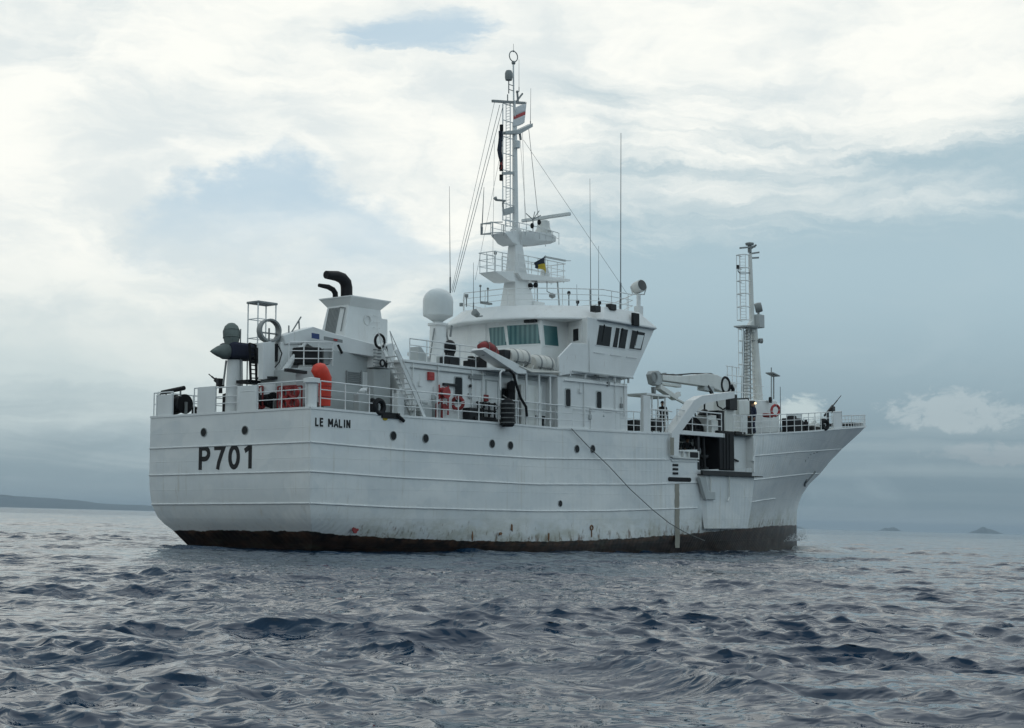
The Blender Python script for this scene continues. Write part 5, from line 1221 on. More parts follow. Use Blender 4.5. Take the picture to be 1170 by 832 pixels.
for px_ in ((35.299, -1.200, 9.630), (35.816, -1.200, 9.669), (36.288, -1.200, 9.605), (36.910, -1.200, 9.651)): b.tube([(px_[0], px_[1], 7.0), px_], .028, 6)
for z in ((35.768, -1.200, 9.616)[2], (35.756, -1.200, 9.123)[2]): b.tube([(p0[0] - .3, -1.2, z), (p0[0] + 1.2, -1.2, z)], .022, 6)
for z in ((36.600, -1.200, 8.736)[2], (36.588, -1.200, 8.240)[2]): b.tube([(p0[0], -1.2, z), (p1[0] + 1.0, -1.2, z)], .022, 6)
b.build('ladder_hoop', 'rail', mh)

# ---- forward crane
fc = bpy.data.objects.new('deck_crane', None); col.objects.link(fc); fc.parent = ship
fc.name = 'deck_crane.001'
side_prism([(27.227, -2.000, 8.501), (28.790, -2.000, 8.543), (30.318, -2.000, 8.719), (31.449, -2.000, 8.870), (32.511, -2.000, 8.874), (33.499, -2.000, 8.680), (34.597, -2.000, 8.464), (34.216, -2.000, 8.006), (32.941, -2.000, 7.999), (31.875, -2.000, 8.168), (30.308, -2.000, 8.183), (28.785, -2.000, 8.198), (27.222, -2.000, 8.207)], -2.25, -1.75, 'boom', 'offwhite', fc)
side_prism([(27.302, -2.000, 8.122), (29.118, -2.000, 8.128), (29.116, -2.000, 7.967), (28.615, -2.000, 7.981), (27.300, -2.000, 7.986)], -2.15, -1.8, 'hydraulic_ram', 'offwhite', fc)
side_prism([(26.302, -2.000, 8.458), (26.504, -2.000, 8.653), (26.906, -2.000, 8.704), (27.228, -2.000, 8.569), (27.261, -2.000, 8.074), (26.895, -2.000, 7.914), (26.495, -2.000, 7.978)], -2.18, -1.8, 'crane_head', 'midgrey', fc, .03)
b = MB()
for k in range(5):
    q = (27.168, -2.200, 8.486); b.box(q[0] + .5 + .75 * k, q[0] + .62 + .75 * k, -2.1, -1.9, q[2] - .05, q[2] + .16)
b.build('hose_clamp', 'midgrey', fc)
b = MB(); b.tube([(27.001, -2.150, 8.522), (28.560, -2.150, 8.587), (30.083, -2.150, 8.764), (32.002, -2.150, 8.901), (33.254, -2.150, 8.703)], .04, 6); b.build('hydraulic_hose', 'blackmetal', fc)
b = MB(); q = (26.302, -2.320, 8.306); b.torus(q, (0, 1, 0), .24, .06, 20, 6); b.box(q[0] - .1, q[0] + .14, q[1] - .02, q[1] + .05, q[2] - .3, q[2] - .16); b.build('sheave', 'grey', fc)
b = MB(); b.bar((26.986, -2.100, 7.870), (28.534, -2.100, 7.377), .34, .26); b.bar((28.286, -2.100, 7.362), (28.956, -2.100, 7.631), .22, .22); b.bar((28.534, -2.100, 7.377), (29.536, -2.100, 7.136), .12, .12); b.build('jib', 'offwhite', fc, bevel=.02)
b = MB(); b.bar((26.544, -2.100, 7.842), (26.579, -2.100, 7.485), .2, .16); p = (26.338, -2.100, 7.336); b.box(p[0] - .55, p[0] + .65, -2.5, -1.8, p[2] - .1, p[2] + .06); b.build('hook_block', 'grey', fc, bevel=.02)
b = MB(); b.bar((31.554, -2.200, 8.208), (32.163, -2.200, 7.728), .14, .14); b.build('hydraulic_ram', 'blackmetal', fc)
b = MB(); q = (33.354, -2.250, 8.370); b.torus(q, (0, 1, 0), .42, .07, 26, 6); q = (33.991, -2.250, 8.268); b.tube([(q[0] - .1, q[1], q[2] + .1), (q[0] + .1, q[1], q[2] - .1), (q[0], q[1], q[2] - .4)], .13, 8); b.build('hose_guide', 'black', fc)
side_prism([(31.200, -2.800, 8.154), (32.176, -2.800, 8.217), (32.169, -2.800, 7.935), (31.197, -2.800, 7.967)], -2.25, -1.8, 'maker_plate', 'midgrey', fc, 0)
side_prism([(31.590, -2.210, 8.562), (31.943, -2.210, 8.563), (31.939, -2.210, 8.397), (31.586, -2.210, 8.397)], -2.215, -2.19, 'blue_panel', 'darkflag', fc, 0)
side_prism([(30.327, -2.210, 8.546), (31.371, -2.210, 8.603), (31.367, -2.210, 8.430), (30.325, -2.210, 8.406)], -2.213, -2.19, 'maker_plate', 'faintstain', fc, 0)
side_prism([(33.117, -2.000, 7.795), (34.213, -2.000, 7.861), (34.345, -2.000, 5.658), (33.069, -2.000, 5.606)], -2.35, -1.6, 'pedestal', 'offwhite', fc, .06)
b = MB(); b.tube([(32.103, -2.400, 7.621), (32.271, -2.400, 7.159), (32.805, -2.400, 7.000), (33.444, -2.400, 7.224), (33.545, -2.400, 7.659)], .05, 6); q = (33.541, -2.400, 7.468); b.box(q[0] - .35, q[0] + .45, -2.6, -2.3, q[2] - .45, q[2] + .4); b.build('valve_block', 'blackmetal', fc, bevel=.05)
side_prism([(34.520, -2.200, 7.581), (35.645, -2.200, 7.646), (35.625, -2.200, 6.867), (34.501, -2.200, 6.810)], -2.4, -2.0, 'control_cabinet', 'offwhite', ship, .03)
b = MB(); p, q = (34.077, -2.300, 7.647), (35.667, -2.300, 7.765); b.bar(p, q, .08, .08); b.tube([p, (p[0], p[1], 5.6)], .03, 6); b.tube([q, (q[0], q[1], 5.7)], .03, 6); b.build('cabinet_frame', 'blackmetal', ship)

# ---- boat davit: bent box girder over the bay
d0 = MB(); ring = [(24.027, -4.620, 4.134), (24.083, -4.620, 5.286), (26.168, -4.620, 7.010), (26.905, -4.620, 7.274), (30.040, -4.620, 7.690), (30.032, -4.620, 7.348), (27.310, -4.620, 6.944), (26.732, -4.620, 6.757), (24.784, -4.620, 5.272), (24.648, -4.620, 4.152)]
# two halves so that every face stays convex
def strip(b, outer, inner, y0, y1):
    n = len(outer)
    for k in range(n - 1):
        q = [outer[k], outer[k + 1], inner[k + 1], inner[k]]
        b.prism([(p[0], p[2]) for p in q], 'y', y0, y1)
strip(d0, ring[:5], ring[:4:-1], -4.80, -4.30)
dav = d0.build('davit', 'white', ship)
b = MB(); q0, q1 = (24.084, -4.820, 5.066), (24.070, -4.820, 4.215); b.bar(q0, q1, .3, .02, (0, 1, 0)); b.build('worn_plate', 'faintstain', dav)
b = MB(); q = (26.672, -4.500, 6.496); b.tube([(26.597, -4.500, 6.843), (26.708, -4.500, 6.234)], .04, 6); b.tube([(27.907, -4.300, 7.059), (27.896, -4.300, 6.479)], .05, 6); q = (27.895, -4.300, 6.435); b.lathe([(.02, .25), (.12, .22), (.34, .0), (.34, -.06), (.02, -.06)], q, (0, 0, 1), 14); b.build('fall_tackle', 'blackmetal', dav)
# winches and gear under and abaft the davit
for q, s in (((27.502, -3.600, 5.774), (1.0, .5, .45)), ((26.380, -3.900, 5.625), (.5, .3, .3)), ((28.177, -3.800, 5.663), (.5, .3, .28))):
    b = MB(); b.lathe([(.05, -s[1]), (s[2] * 1.2, -s[1]), (s[2] * 1.2, -s[1] * .8), (s[2] * .8, -s[1] * .75), (s[2] * .8, s[1] * .75), (s[2] * 1.2, s[1] * .8), (s[2] * 1.2, s[1]), (.05, s[1])], q, (1, 0.2, 0), 20)
    b.box(q[0] - s[0], q[0] + s[0], q[1] - s[1], q[1] + s[1], 5.3, q[2] - s[2] * .3); b.build('winch', 'blackmetal', ship)
for q, s in (((28.611, -3.900, 6.038), .38), ((28.631, -4.200, 5.893), .26)):
    b = MB(); b.box(q[0] - s * 1.2, q[0] + s * 1.2, q[1] - s, q[1] + s, 5.48, q[2] + s); b.build('gear_box', 'offwhite', ship, bevel=.03)
b = MB(); p, q = (30.424, -3.900, 6.718), (29.790, -3.900, 5.458); b.box(q[0] - .25, q[0] + .35, -4.1, -3.4, 5.5, p[2]); b.build('hatch_cover', 'black', ship, bevel=.02)
# small platform abaft the davit
b = MB()
for x_ in ((23.928, -3.400, 6.396), (24.467, -3.400, 6.425), (25.013, -3.400, 6.453), (25.643, -3.400, 6.487)): b.tube([(x_[0], -3.4, 5.2), (x_[0], -3.4, 7.25)], .045, 6)
p, q = (23.858, -3.400, 6.910), (25.969, -3.400, 6.988)
b.box(p[0], q[0], -3.5, -2.2, 7.2, 7.3)
for z in (5.7, 6.1, 6.5): b.tube([(p[0], -3.4, z), (q[0] + .3, -3.4, z)], .025, 6)
b.build('work_platform', 'rail', ship)
b = MB(); q = (24.020, -3.900, 5.779); b.box(q[0] - .42, q[0] + .35, -4.1, -3.5, q[2] - .35, q[2] + .2); q = (22.429, -3.900, 5.662); b.box(q[0] - .4, q[0] + .35, -4.1, -3.5, q[2] - .3, q[2] + .2); b.build('gear_locker', 'blackmetal', ship, bevel=.03)
# forecastle gear
for (px_, s, h, m_) in (((38.559, -3.400, 5.982), .52, 1.0, 'black'), ((40.931, -3.000, 6.146), .16, .75, 'black'), ((40.515, -3.000, 6.128), .12, .7, 'black'), ((42.307, -2.600, 6.270), .5, .35, 'blackmetal'), ((32.377, -3.400, 5.627), .5, .22, 'blackmetal'), ((36.098, -3.400, 5.781), .55, .15, 'blackmetal')):
    b = MB(); z = px_[2] - .08
    b.box(px_[0] - s, px_[0] + s, px_[1] - s * .7, px_[1] + s * .7, z, z + h * .86); b.lathe([(.02, 0), (s * .55, 0), (s * .5, h * .16), (.02, h * .18)], (px_[0], px_[1], z + h * .84), (0, 0, 1), 12)
    b.build('deck_fitting', m_, ship, bevel=.04)
b = MB()
for q in ((43.923, -2.200, 6.509), (43.869, -2.000, 6.670)):
    b.lathe([(.05, -.5), (.30, -.5), (.30, -.42), (.17, -.4), (.17, .4), (.30, .42), (.30, .5), (.05, .5)], (q[0], q[1] + .5, q[2]), (0, 1, 0), 18); b.box(q[0] - .35, q[0] + .35, q[1] + .1, q[1] + .9, q[2] - .5, q[2] - .1)
b.build('windlass', 'offwhite', ship)
b = MB(); p = hp(5, 41.1, -1, .02); b.torus((p[0], p[1], p[2] + .30), (.3, .95, 0), .24, .11, 22, 8); b.build('mooring_fairlead', 'black', ship)
b = MB(); p = hp(5, 42.8, -1, -.25); b.lathe([(.03, 0), (.15, 0), (.15, .6), (.03, .62)], (p[0] - .6, p[1] + .15, p[2]), (0, 0, 1), 12); b.build('mooring_bitt', 'black', ship)

# ================================================================= THINGS CARRIED ON THE SHIP
# life rafts in their cradles
def life_raft(p, label, ln=1.32, rad=.38):
    o = (p[0], p[1], p[2] - rad)
    t = thing('life_raft', label, 'life raft', o, 0, 'life raft canisters beside the wheelhouse')
    prof = [(.05, -ln / 2), (rad * .7, -ln / 2), (rad * .96, -ln / 2 + .10), (rad, -ln / 2 + .22), (rad, -.06), (rad * 1.06, -.05), (rad * 1.06, .05), (rad, .06), (rad, ln / 2 - .22), (rad * .96, ln / 2 - .10), (rad * .7, ln / 2), (.05, ln / 2)]
    b = MB(); b.lathe(prof, (0, 0, rad), (1, 0, 0), 26); b.build('canister', 'canister', t, sharp=.7)
    for s_ in (-.38, 0.36):
        b = MB(); b.lathe([(rad * 1.005, -.045), (rad * 1.03, -.045), (rad * 1.03, .045), (rad * 1.005, .045)], (s_ * ln * .8, 0, rad), (1, 0, 0), 26); b.build('lashing_strap', 'grey', t)
    b = MB(); b.tube([(-.55 * ln * .8, -rad * .8, rad * .5), (-.2, -rad * 1.08, rad * .42), (.1, -rad * 1.08, rad * .5), (.45, -rad * .98, rad * .38)], .02, 6); b.build('painter_line', 'rope', t)
    return t
life_raft((12.607, -4.350, 8.084), 'white life raft canister next to the red cover, aft one of the two')
life_raft((14.280, -4.350, 7.944), 'white life raft canister nearest the bridge wing, forward one of the two')
b = MB()
p, q = (12.910, -4.450, 7.222), (15.297, -4.450, 7.151)
for y_ in (-4.62, -4.1):
    b.bar((p[0] - 1.2, y_, 7.58), (q[0] + .1, y_, 7.62), .07, .1)
for x_ in np.linspace(p[0] - 1.0, q[0], 6): b.bar((x_, -4.62, 7.58), (x_ + .1, -4.62, 7.80), .08, .06); b.bar((x_, -4.65, 7.56), (x_, -4.05, 7.56), .06, .06)
b.tube([(p[0] - .6, -4.66, 7.7), (p[0] + .3, -4.66, 7.5), (q[0], -4.66, 7.62)], .05, 6)
b.build('raft_cradle', 'canister', ship)
# sloping embarkation chute with red cover
poly = [(9.830, -4.500, 8.188), (10.058, -4.500, 8.300), (12.846, -4.500, 7.635), (12.847, -4.500, 7.386), (12.239, -4.500, 7.343)]
b = MB(); b.prism([(p[0], p[2]) for p in poly], 'y', -4.68, -4.0); b.build('embarkation_chute', 'white', ship, bevel=.02)
b = MB(); p, q, r_ = (10.007, -4.350, 8.361), (11.171, -4.350, 8.158), (10.585, -4.350, 8.335)
o = (r_[0], r_[1], r_[2] - .3)
b.tube(rel([p, (10.295, -4.350, 8.367), r_, (10.935, -4.350, 8.214), q], o), [.10, .24, .29, .27, .16], 14)
t = thing('rolled_cover', 'red rolled canvas bundle lying at the top of the white chute', 'canvas roll', o)
b.build('canvas', 'darkred', t, sharp=1.2)
b = MB()
for k, rr_ in ((.3, .31), (.7, .30)):
    c = Vector(p).lerp(Vector(q), k) - Vector(o) + Vector((0, 0, .02)); b.torus(c, (Vector(q) - Vector(p)), rr_, .015, 18, 5)
b.build('lashing', 'rope', t)
p = (11.885, -4.300, 8.182); b = MB(); b.box(p[0] - .35, p[0] + .4, -4.5, -4.1, p[2] - .2, p[2] + .18); b.build('stowed_ladder', 'blackmetal', ship, bevel=.05)
# davit hook pipe and black hose
b = MB(); b.tube([(11.013, -4.700, 6.555), (11.011, -4.700, 7.301), (11.158, -4.700, 7.405), (11.512, -4.700, 7.431)], .045, 8); b.build('hose_davit', 'white', ship)
b = MB(); o = (12.814, -4.720, 5.529)
b.tube(rel([(11.310, -4.720, 7.415), (11.607, -4.720, 7.455), (11.905, -4.720, 7.288), (12.086, -4.720, 6.848), (12.388, -4.720, 6.301), (12.753, -4.720, 5.943), (12.814, -4.720, 5.529)], o), .06, 8)
single(b.build('hose', 'black', None, sharp=1.2), 'black hose drooping from the white pipe behind the rail to the big fender', 'hose', o)
# fenders
p = (11.209, -4.950, 4.995)
t = thing('fender', 'big black cylindrical fender hung outside the rail amidships', 'fender', (p[0], p[1], p[2]))
b = MB(); b.lathe([(.05, 0), (.22, .01), (.30, .10), (.31, .30), (.29, .42), (.31, .55), (.30, .80), (.31, .95), (.25, 1.12), (.10, 1.2), (.05, 1.24)], (0, 0, 0), (0, 0, 1), 20); b.build('body', 'black', t)
b = MB(); b.tube([(0, 0, 1.2), (.0, .25, 1.36)], .025, 6)
for k in range(5): b.torus((0, 0, .18 + .2 * k), (0, 0, 1), .30, .025, 20, 5)
b.build('lashing', 'rope', t)
p = (12.495, -4.150, 6.257)
o = (p[0], p[1], 5.15); b = MB(); b.lathe([(.04, 0), (.20, 0.02), (.24, .2), (.24, 1.5), (.20, 1.85), (.04, 1.95)], (0, 0, 0), (0, 0, 1), 16); b.torus((0, 0, 1.5), (0, 0, 1), .235, .02, 16, 5)
single(b.build('hose_bundle', 'black', None), 'tall narrow black covered bundle standing behind the hanging fender', 'bundle', o)
# orange-red inflatable with a bent head
o = (1.359, -4.000, 5.383)
b = MB(); b.tube(rel([(1.359, -4.000, 5.383), (1.351, -4.000, 5.848), (1.368, -4.000, 6.183), (1.341, -4.000, 6.414), (1.153, -4.000, 6.635), (0.989, -4.000, 6.806), (0.918, -4.000, 6.917)], o), [.22, .24, .25, .27, .31, .30, .17], 18)
t = thing('inflatable_bag', 'tall orange-red bag with its rounded head bent aft behind the quarter rail', 'inflatable bag', o)
b.build('bag', 'orange', t, sharp=1.3)
b = MB()
for k in (.35, .75, 1.1): b.torus((0.0, 0, k), (0, 0, 1), .245, .018, 20, 5)
b.build('seam_band', 'red', t)
# red hose racks behind the stern rail
def red_gear(p, w, h, label, n):
    o = (p[0], p[1], 5.2); t = thing('hose_rack', label, 'hose rack', o, 0, 'red hose racks at the stern rail')
    b = MB()
    for x_ in (-.05, .05):
        for y_ in (-w / 2, w / 2): b.bar((x_ * 3, y_, 0), (x_ * 3, y_, h), .05, .05)
    b.bar((-.15, -w / 2, h), (-.15, w / 2, h), .05, .05); b.bar((.15, -w / 2, h), (.15, w / 2, h), .05, .05); b.build('rack', 'darkred', t)
    for k in range(n):
        c = MB(); rr2 = random.Random(k); c.torus((-.05, (k % 2 - .5) * w * .5, h * (.3 + .45 * (k // 2))), (1, .15 * rr2.random(), .1), min(.2, w * .24), .055, 20, 7); c.torus((.06, (k % 2 - .5) * w * .5, h * (.3 + .45 * (k // 2))), (1, 0, 0), min(.17, w * .22), .05, 20, 7)
        c.build('coiled_hose', 'red', t)
red_gear((0.700, -2.774, 5.700), 1.0, .95, 'red rack of coiled hoses behind the stern rail next to the corner bollard', 4)
red_gear((0.600, -1.258, 6.036), .55, 1.0, 'small red hose rack at the inboard end of the stern rail', 2)
def coil_drum(p, label, w=.6, r=.36, tilt=(0, 1, 0)):
    o = (p[0], p[1], 5.2); t = thing('mooring_reel', label, 'mooring reel', o)
    b = MB(); b.lathe([(.05, -w / 2), (r, -w / 2), (r, -w / 2 + .05), (r * .5, -w / 2 + .06), (r * .5, w / 2 - .06), (r, w / 2 - .05), (r, w / 2), (.05, w / 2)], (0, 0, r + .12), tilt, 20); b.build('drum', 'black', t)
    b = MB(); b.lathe([(r * .5, -w * .38), (r * .86, -w * .36), (r * .9, 0), (r * .84, w * .36), (r * .5, w * .38)], (0, 0, r + .12), tilt, 18); b.build('rope_coil', 'black', t)
    b = MB()
    for s_ in (-1, 1): b.bar((0, s_ * (w / 2 + .05), 0), (0, s_ * (w / 2 + .05), r + .2), .1, .07)
    b.box(-.3, .3, -w / 2 - .1, w / 2 + .1, 0, .07); b.build('stand', 'grey', t)
coil_drum((0.750, -1.450, 5.663), 'black rope reel behind the stern rail under the red racks', .75, .33)
coil_drum((0.450, 3.351, 5.721), 'black rope reel at the far corner of the stern, between white plates', .62, .40)
p = (0.200, 3.449, 6.384); o = (p[0], p[1], 6.2); t = thing('covered_roller', 'long black covered roller lying on the far stern plate', 'roller', o)
b = MB(); b.tube([(0, .75, .02), (0, -.62, .14)], .09, 10); b.build('cover', 'black', t); b = MB(); b.bar((0, .5, -.2), (0, .5, 0), .05, .05); b.bar((0, -.4, -.2), (0, -.4, .08), .05, .05); b.tube([(0, .72, .02), (-.05, 1.0, -.15)], .03, 6); b.build('bracket', 'grey', t)
b = MB(); p = (0.400, 2.418, 5.467); b.lathe([(.03, 0), (.12, 0), (.1, .25), (.16, .35), (.03, .4)], (p[0], p[1], 5.2), (0, 0, 1), 12); b.build('mooring_bitt', 'black', ship)
b = MB(); p = (0.500, 0.595, 5.603); b.lathe([(.03, 0), (.17, 0), (.17, .8), (.03, .85)], (p[0], p[1], 5.2), (0, 0, 1), 12); b.build('mooring_bitt', 'blackmetal', ship)

# machine guns on pintles
def machine_gun(base, muzzle, breech, label):
    o = base; t = thing('machine_gun', label, 'machine gun', o, 0)
    m_, br = Vector(rel([muzzle], o)[0]), Vector(rel([breech], o)[0]); d_ = (m_ - br)
    b = MB(); b.tube([br + d_ * .45, m_], .022, 8); b.tube([br + d_ * .42, br + d_ * .75], .036, 8); b.build('barrel', 'blackmetal', t)
    b = MB(); b.bar(br, br + d_ * .46, .09, .16); b.bar(br - d_.normalized() * .12 + Vector((0, .06, 0)), br + Vector((0, .06, 0)), .04, .12); b.bar(br - d_.normalized() * .12 + Vector((0, -.06, 0)), br + Vector((0, -.06, 0)), .04, .12); b.build('receiver', 'blackmetal', t)
    b = MB(); c = br + d_ * .28 + Vector((0, -.16, -.05)); b.box(c.x - .16, c.x + .16, c.y - .1, c.y + .06, c.z - .18, c.z + .14); b.build('ammunition_box', 'blackmetal', t, bevel=.02)
    b = MB(); c = br + d_ * .25; b.tube([(0, 0, 0), (0, 0, max(.1, c.z - .2)), c], [.08, .07, .045], 10); b.build('pintle', 'blackmetal', t)
    return t
q = (46.671, -1.400, 6.927)
mg = machine_gun((q[0], -1.4, q[2]), (48.461, -1.400, 8.750), (46.409, -1.400, 7.449), 'black machine gun on the bow, barrel raised over the rail')
b = MB(); c = Vector(rel([(47.499, -1.400, 7.774)], (q[0], -1.4, q[2]))[0]); b.box(c.x - .1, c.x + .1, c.y - .05, c.y + .05, c.z - .25, c.z + .25); b.build('shield', 'blackmetal', mg, bevel=.06)
q = (0.450, 0.915, 6.133)
machine_gun((q[0], q[1], 6.05), (0.300, 1.466, 6.830), (0.450, 0.923, 6.428), 'black machine gun at the stern, barrel pointing up over the transom')

# canvas-covered gear on a white pedestal at the stern
base = (0.542, 0.200, 6.345)
t = thing('covered_gun', 'grey-green canvas hood and cone with a dark block on a white pedestal at the stern', 'covered gun', (base[0], base[1], 5.2))
oz = lambda pts: [(p[0] - base[0], p[1] - base[1], p[2] - 5.2) for p in pts]
e = oz([(0.341, 0.200, 8.193)])[0]; b = MB()
b.lathe([(.05, -.70), (.15, -.66), (.24, -.35), (.33, .02), (.34, .25), (.26, .46), (.14, .57), (.04, .60)], e, (.06, .1, 1), 22)
for k in range(3): b.torus((e[0], e[1], e[2] - .30 + .30 * k), (.06, .1, 1), (.255, .325, .30)[k], .02, 22, 5)
b.build('hood', 'canvas', t, sharp=1.3)
tip, cb = oz([(-0.730, 0.200, 7.570), (0.063, 0.200, 7.635)]); b = MB(); b.lathe([(.01, 0), (.10, .16), (.21, .40), (.28, .66), (.30, .84), (.24, .98), (.05, 1.02)], tip, Vector(cb) - Vector(tip), 22); b.build('muzzle_cover', 'canvas', t, sharp=1.3)
b = MB(); c0, c1 = oz([(0.099, 0.200, 8.000), (1.431, 0.200, 7.346)]); b.box(c0[0], c1[0] + .1, -.45, .5, c1[2] + .02, c0[2]); b.build('block_cover', 'navycanvas', t, bevel=.12)
c = oz([(0.520, 0.200, 7.275)])[0]; b = MB(); b.lathe([(.05, 0), (.36, 0), (.30, c[2] + .05), (.05, c[2] + .05)], (0, 0, 0), (0, 0, 1), 20); b.build('pedestal', 'white', t)
b = MB(); a, d_ = oz([(0.441, 0.600, 7.328), (0.307, 0.600, 6.350)]); b.tube([a, d_], .04, 6); a, d_ = oz([(0.639, 0.600, 7.517), (0.784, 0.600, 7.146)]); b.tube([a, d_], .05, 6); a, d_ = oz([(0.543, -0.100, 8.536), (0.548, -0.100, 6.330)]); b.tube([a, d_], .025, 6); b.build('strut', 'grey', t)

# lifebuoys
def lifebuoy(p, ax, label, r=.30, m='red'):
    t = thing('lifebuoy', label, 'lifebuoy', p, 0)
    b = MB(); b.torus((0, 0, 0), ax, r, .075, 26, 9); b.build('ring', m, t)
    z = Vector(ax).normalized(); x = z.orthogonal().normalized(); y = z.cross(x)
    for k in range(4):
        c = (x * math.cos(k * math.pi / 2 + .6) + y * math.sin(k * math.pi / 2 + .6)); tdir = z.cross(c)
        b = MB(); b.torus(c * r, tdir, .09, .014, 12, 5); b.build('band', 'whitecloth', t)
lifebuoy((38.488, -2.400, 7.254), (.3, 1, .1), 'red lifebuoy on the forecastle to the right of the man in navy', .30)
lifebuoy((8.958, -4.100, 5.908), (1, .35, 0), 'dull red lifebuoy behind the side rail near the red hose reel', .24, 'darkred')
b = MB(); q = (37.640, -2.400, 6.962); b.box(-.4, .4, -.15, .15, 0, .22); o = (q[0], q[1], q[2] - .15)
bb = single(b.build('folded_jacket', 'darkred', None, bevel=.06), 'dark red folded lifejacket lying beside the forecastle lifebuoy', 'lifejacket', o)

# flags
def flag(name, label, p, fn, mats, parts):
    t = thing(name, label, 'flag', p)
    for (nm, m_, u0, u1, v0, v1) in parts:
        g = [[fn(u, v) for v in np.linspace(v0, v1, 6)] for u in np.linspace(u0, u1, 10)]
        b = MB(); b.sheet(g); o = b.build(nm, m_, t, recalc=False, sharp=1.5); md = o.modifiers.new('thickness', 'SOLIDIFY'); md.thickness = .012
    h = MB(); h.tube([fn(0, -0.12), fn(0, 1.12)], .012, 5); h.build('halyard', 'wire', t)
    return t
o = (18.182, -0.150, 20.311)
def f1(u, v):     # white and red ensign streaming; u along the fly, v up the hoist
    x = -.62 * u + .12 * math.sin(6 * u + v); y = -.12 * math.sin(5 * u + 1.5 * v); z = .88 * v - .35 * u + .06 * math.sin(7 * u)
    return (x + .12, y, z)
def f1b(u, v): return f1(u, v)
flag('flag', 'white flag with a red diagonal band flying near the top of the main mast', o, f1, None, [('white_field', 'whitecloth', 0, 1, .58, 1.0), ('red_band', 'redcloth', 0, 1, .40, .58), ('white_field', 'whitecloth', 0, 1, -.02, .40)])
o = (16.860, 0.000, 18.111)
def f2(u, v):     # limp flag hanging down its halyard
    return (-.16 * u + .05 * math.sin(9 * v), .10 * math.sin(12 * u + 4 * v) * (.3 + u), 1.6 * v - .35 * u * (1 - v) - .1)
flag('flag', 'dark limp flag hanging down the left side of the main mast ladder', o, f2, None, [('blue_field', 'darkflag', 0, 1, .2, 1), ('red_fly', 'darkred', 0, .9, 0, .2)])
o = (19.438, -0.620, 13.209)
def f3(u, v): return (-.70 * u + .05 * math.sin(6 * v), -.10 * math.sin(5 * u), (v - .5) * (.80 - .55 * u) + .16 + .05 * math.sin(5 * u))
flag('flag', 'small black and yellow flag below the radar on the main mast', o, f3, None, [('black_half', 'darkflag', 0, 1, .5, 1), ('yellow_half', 'yellow', 0, .75, 0, .5), ('black_tip', 'darkflag', .75, 1, 0, .5)])

# rope from the midship fairlead down the side and into the water
b = MB(); o = (15.996, -4.750, 5.138)
pts = [(15.996, -4.750, 5.138), (17.184, -4.800, 4.396), (18.690, -4.840, 3.565), (20.383, -4.880, 2.507), (22.137, -4.920, 1.580), (23.574, -4.960, 0.916), (24.899, -5.000, 0.468), (26.567, -5.050, 0.049)]
b.tube(rel(pts, o), .021, 7); single(b.build('rope', 'rope', None, sharp=1.3), 'thin dark rope slanting down the white hull side into the sea', 'rope', o)

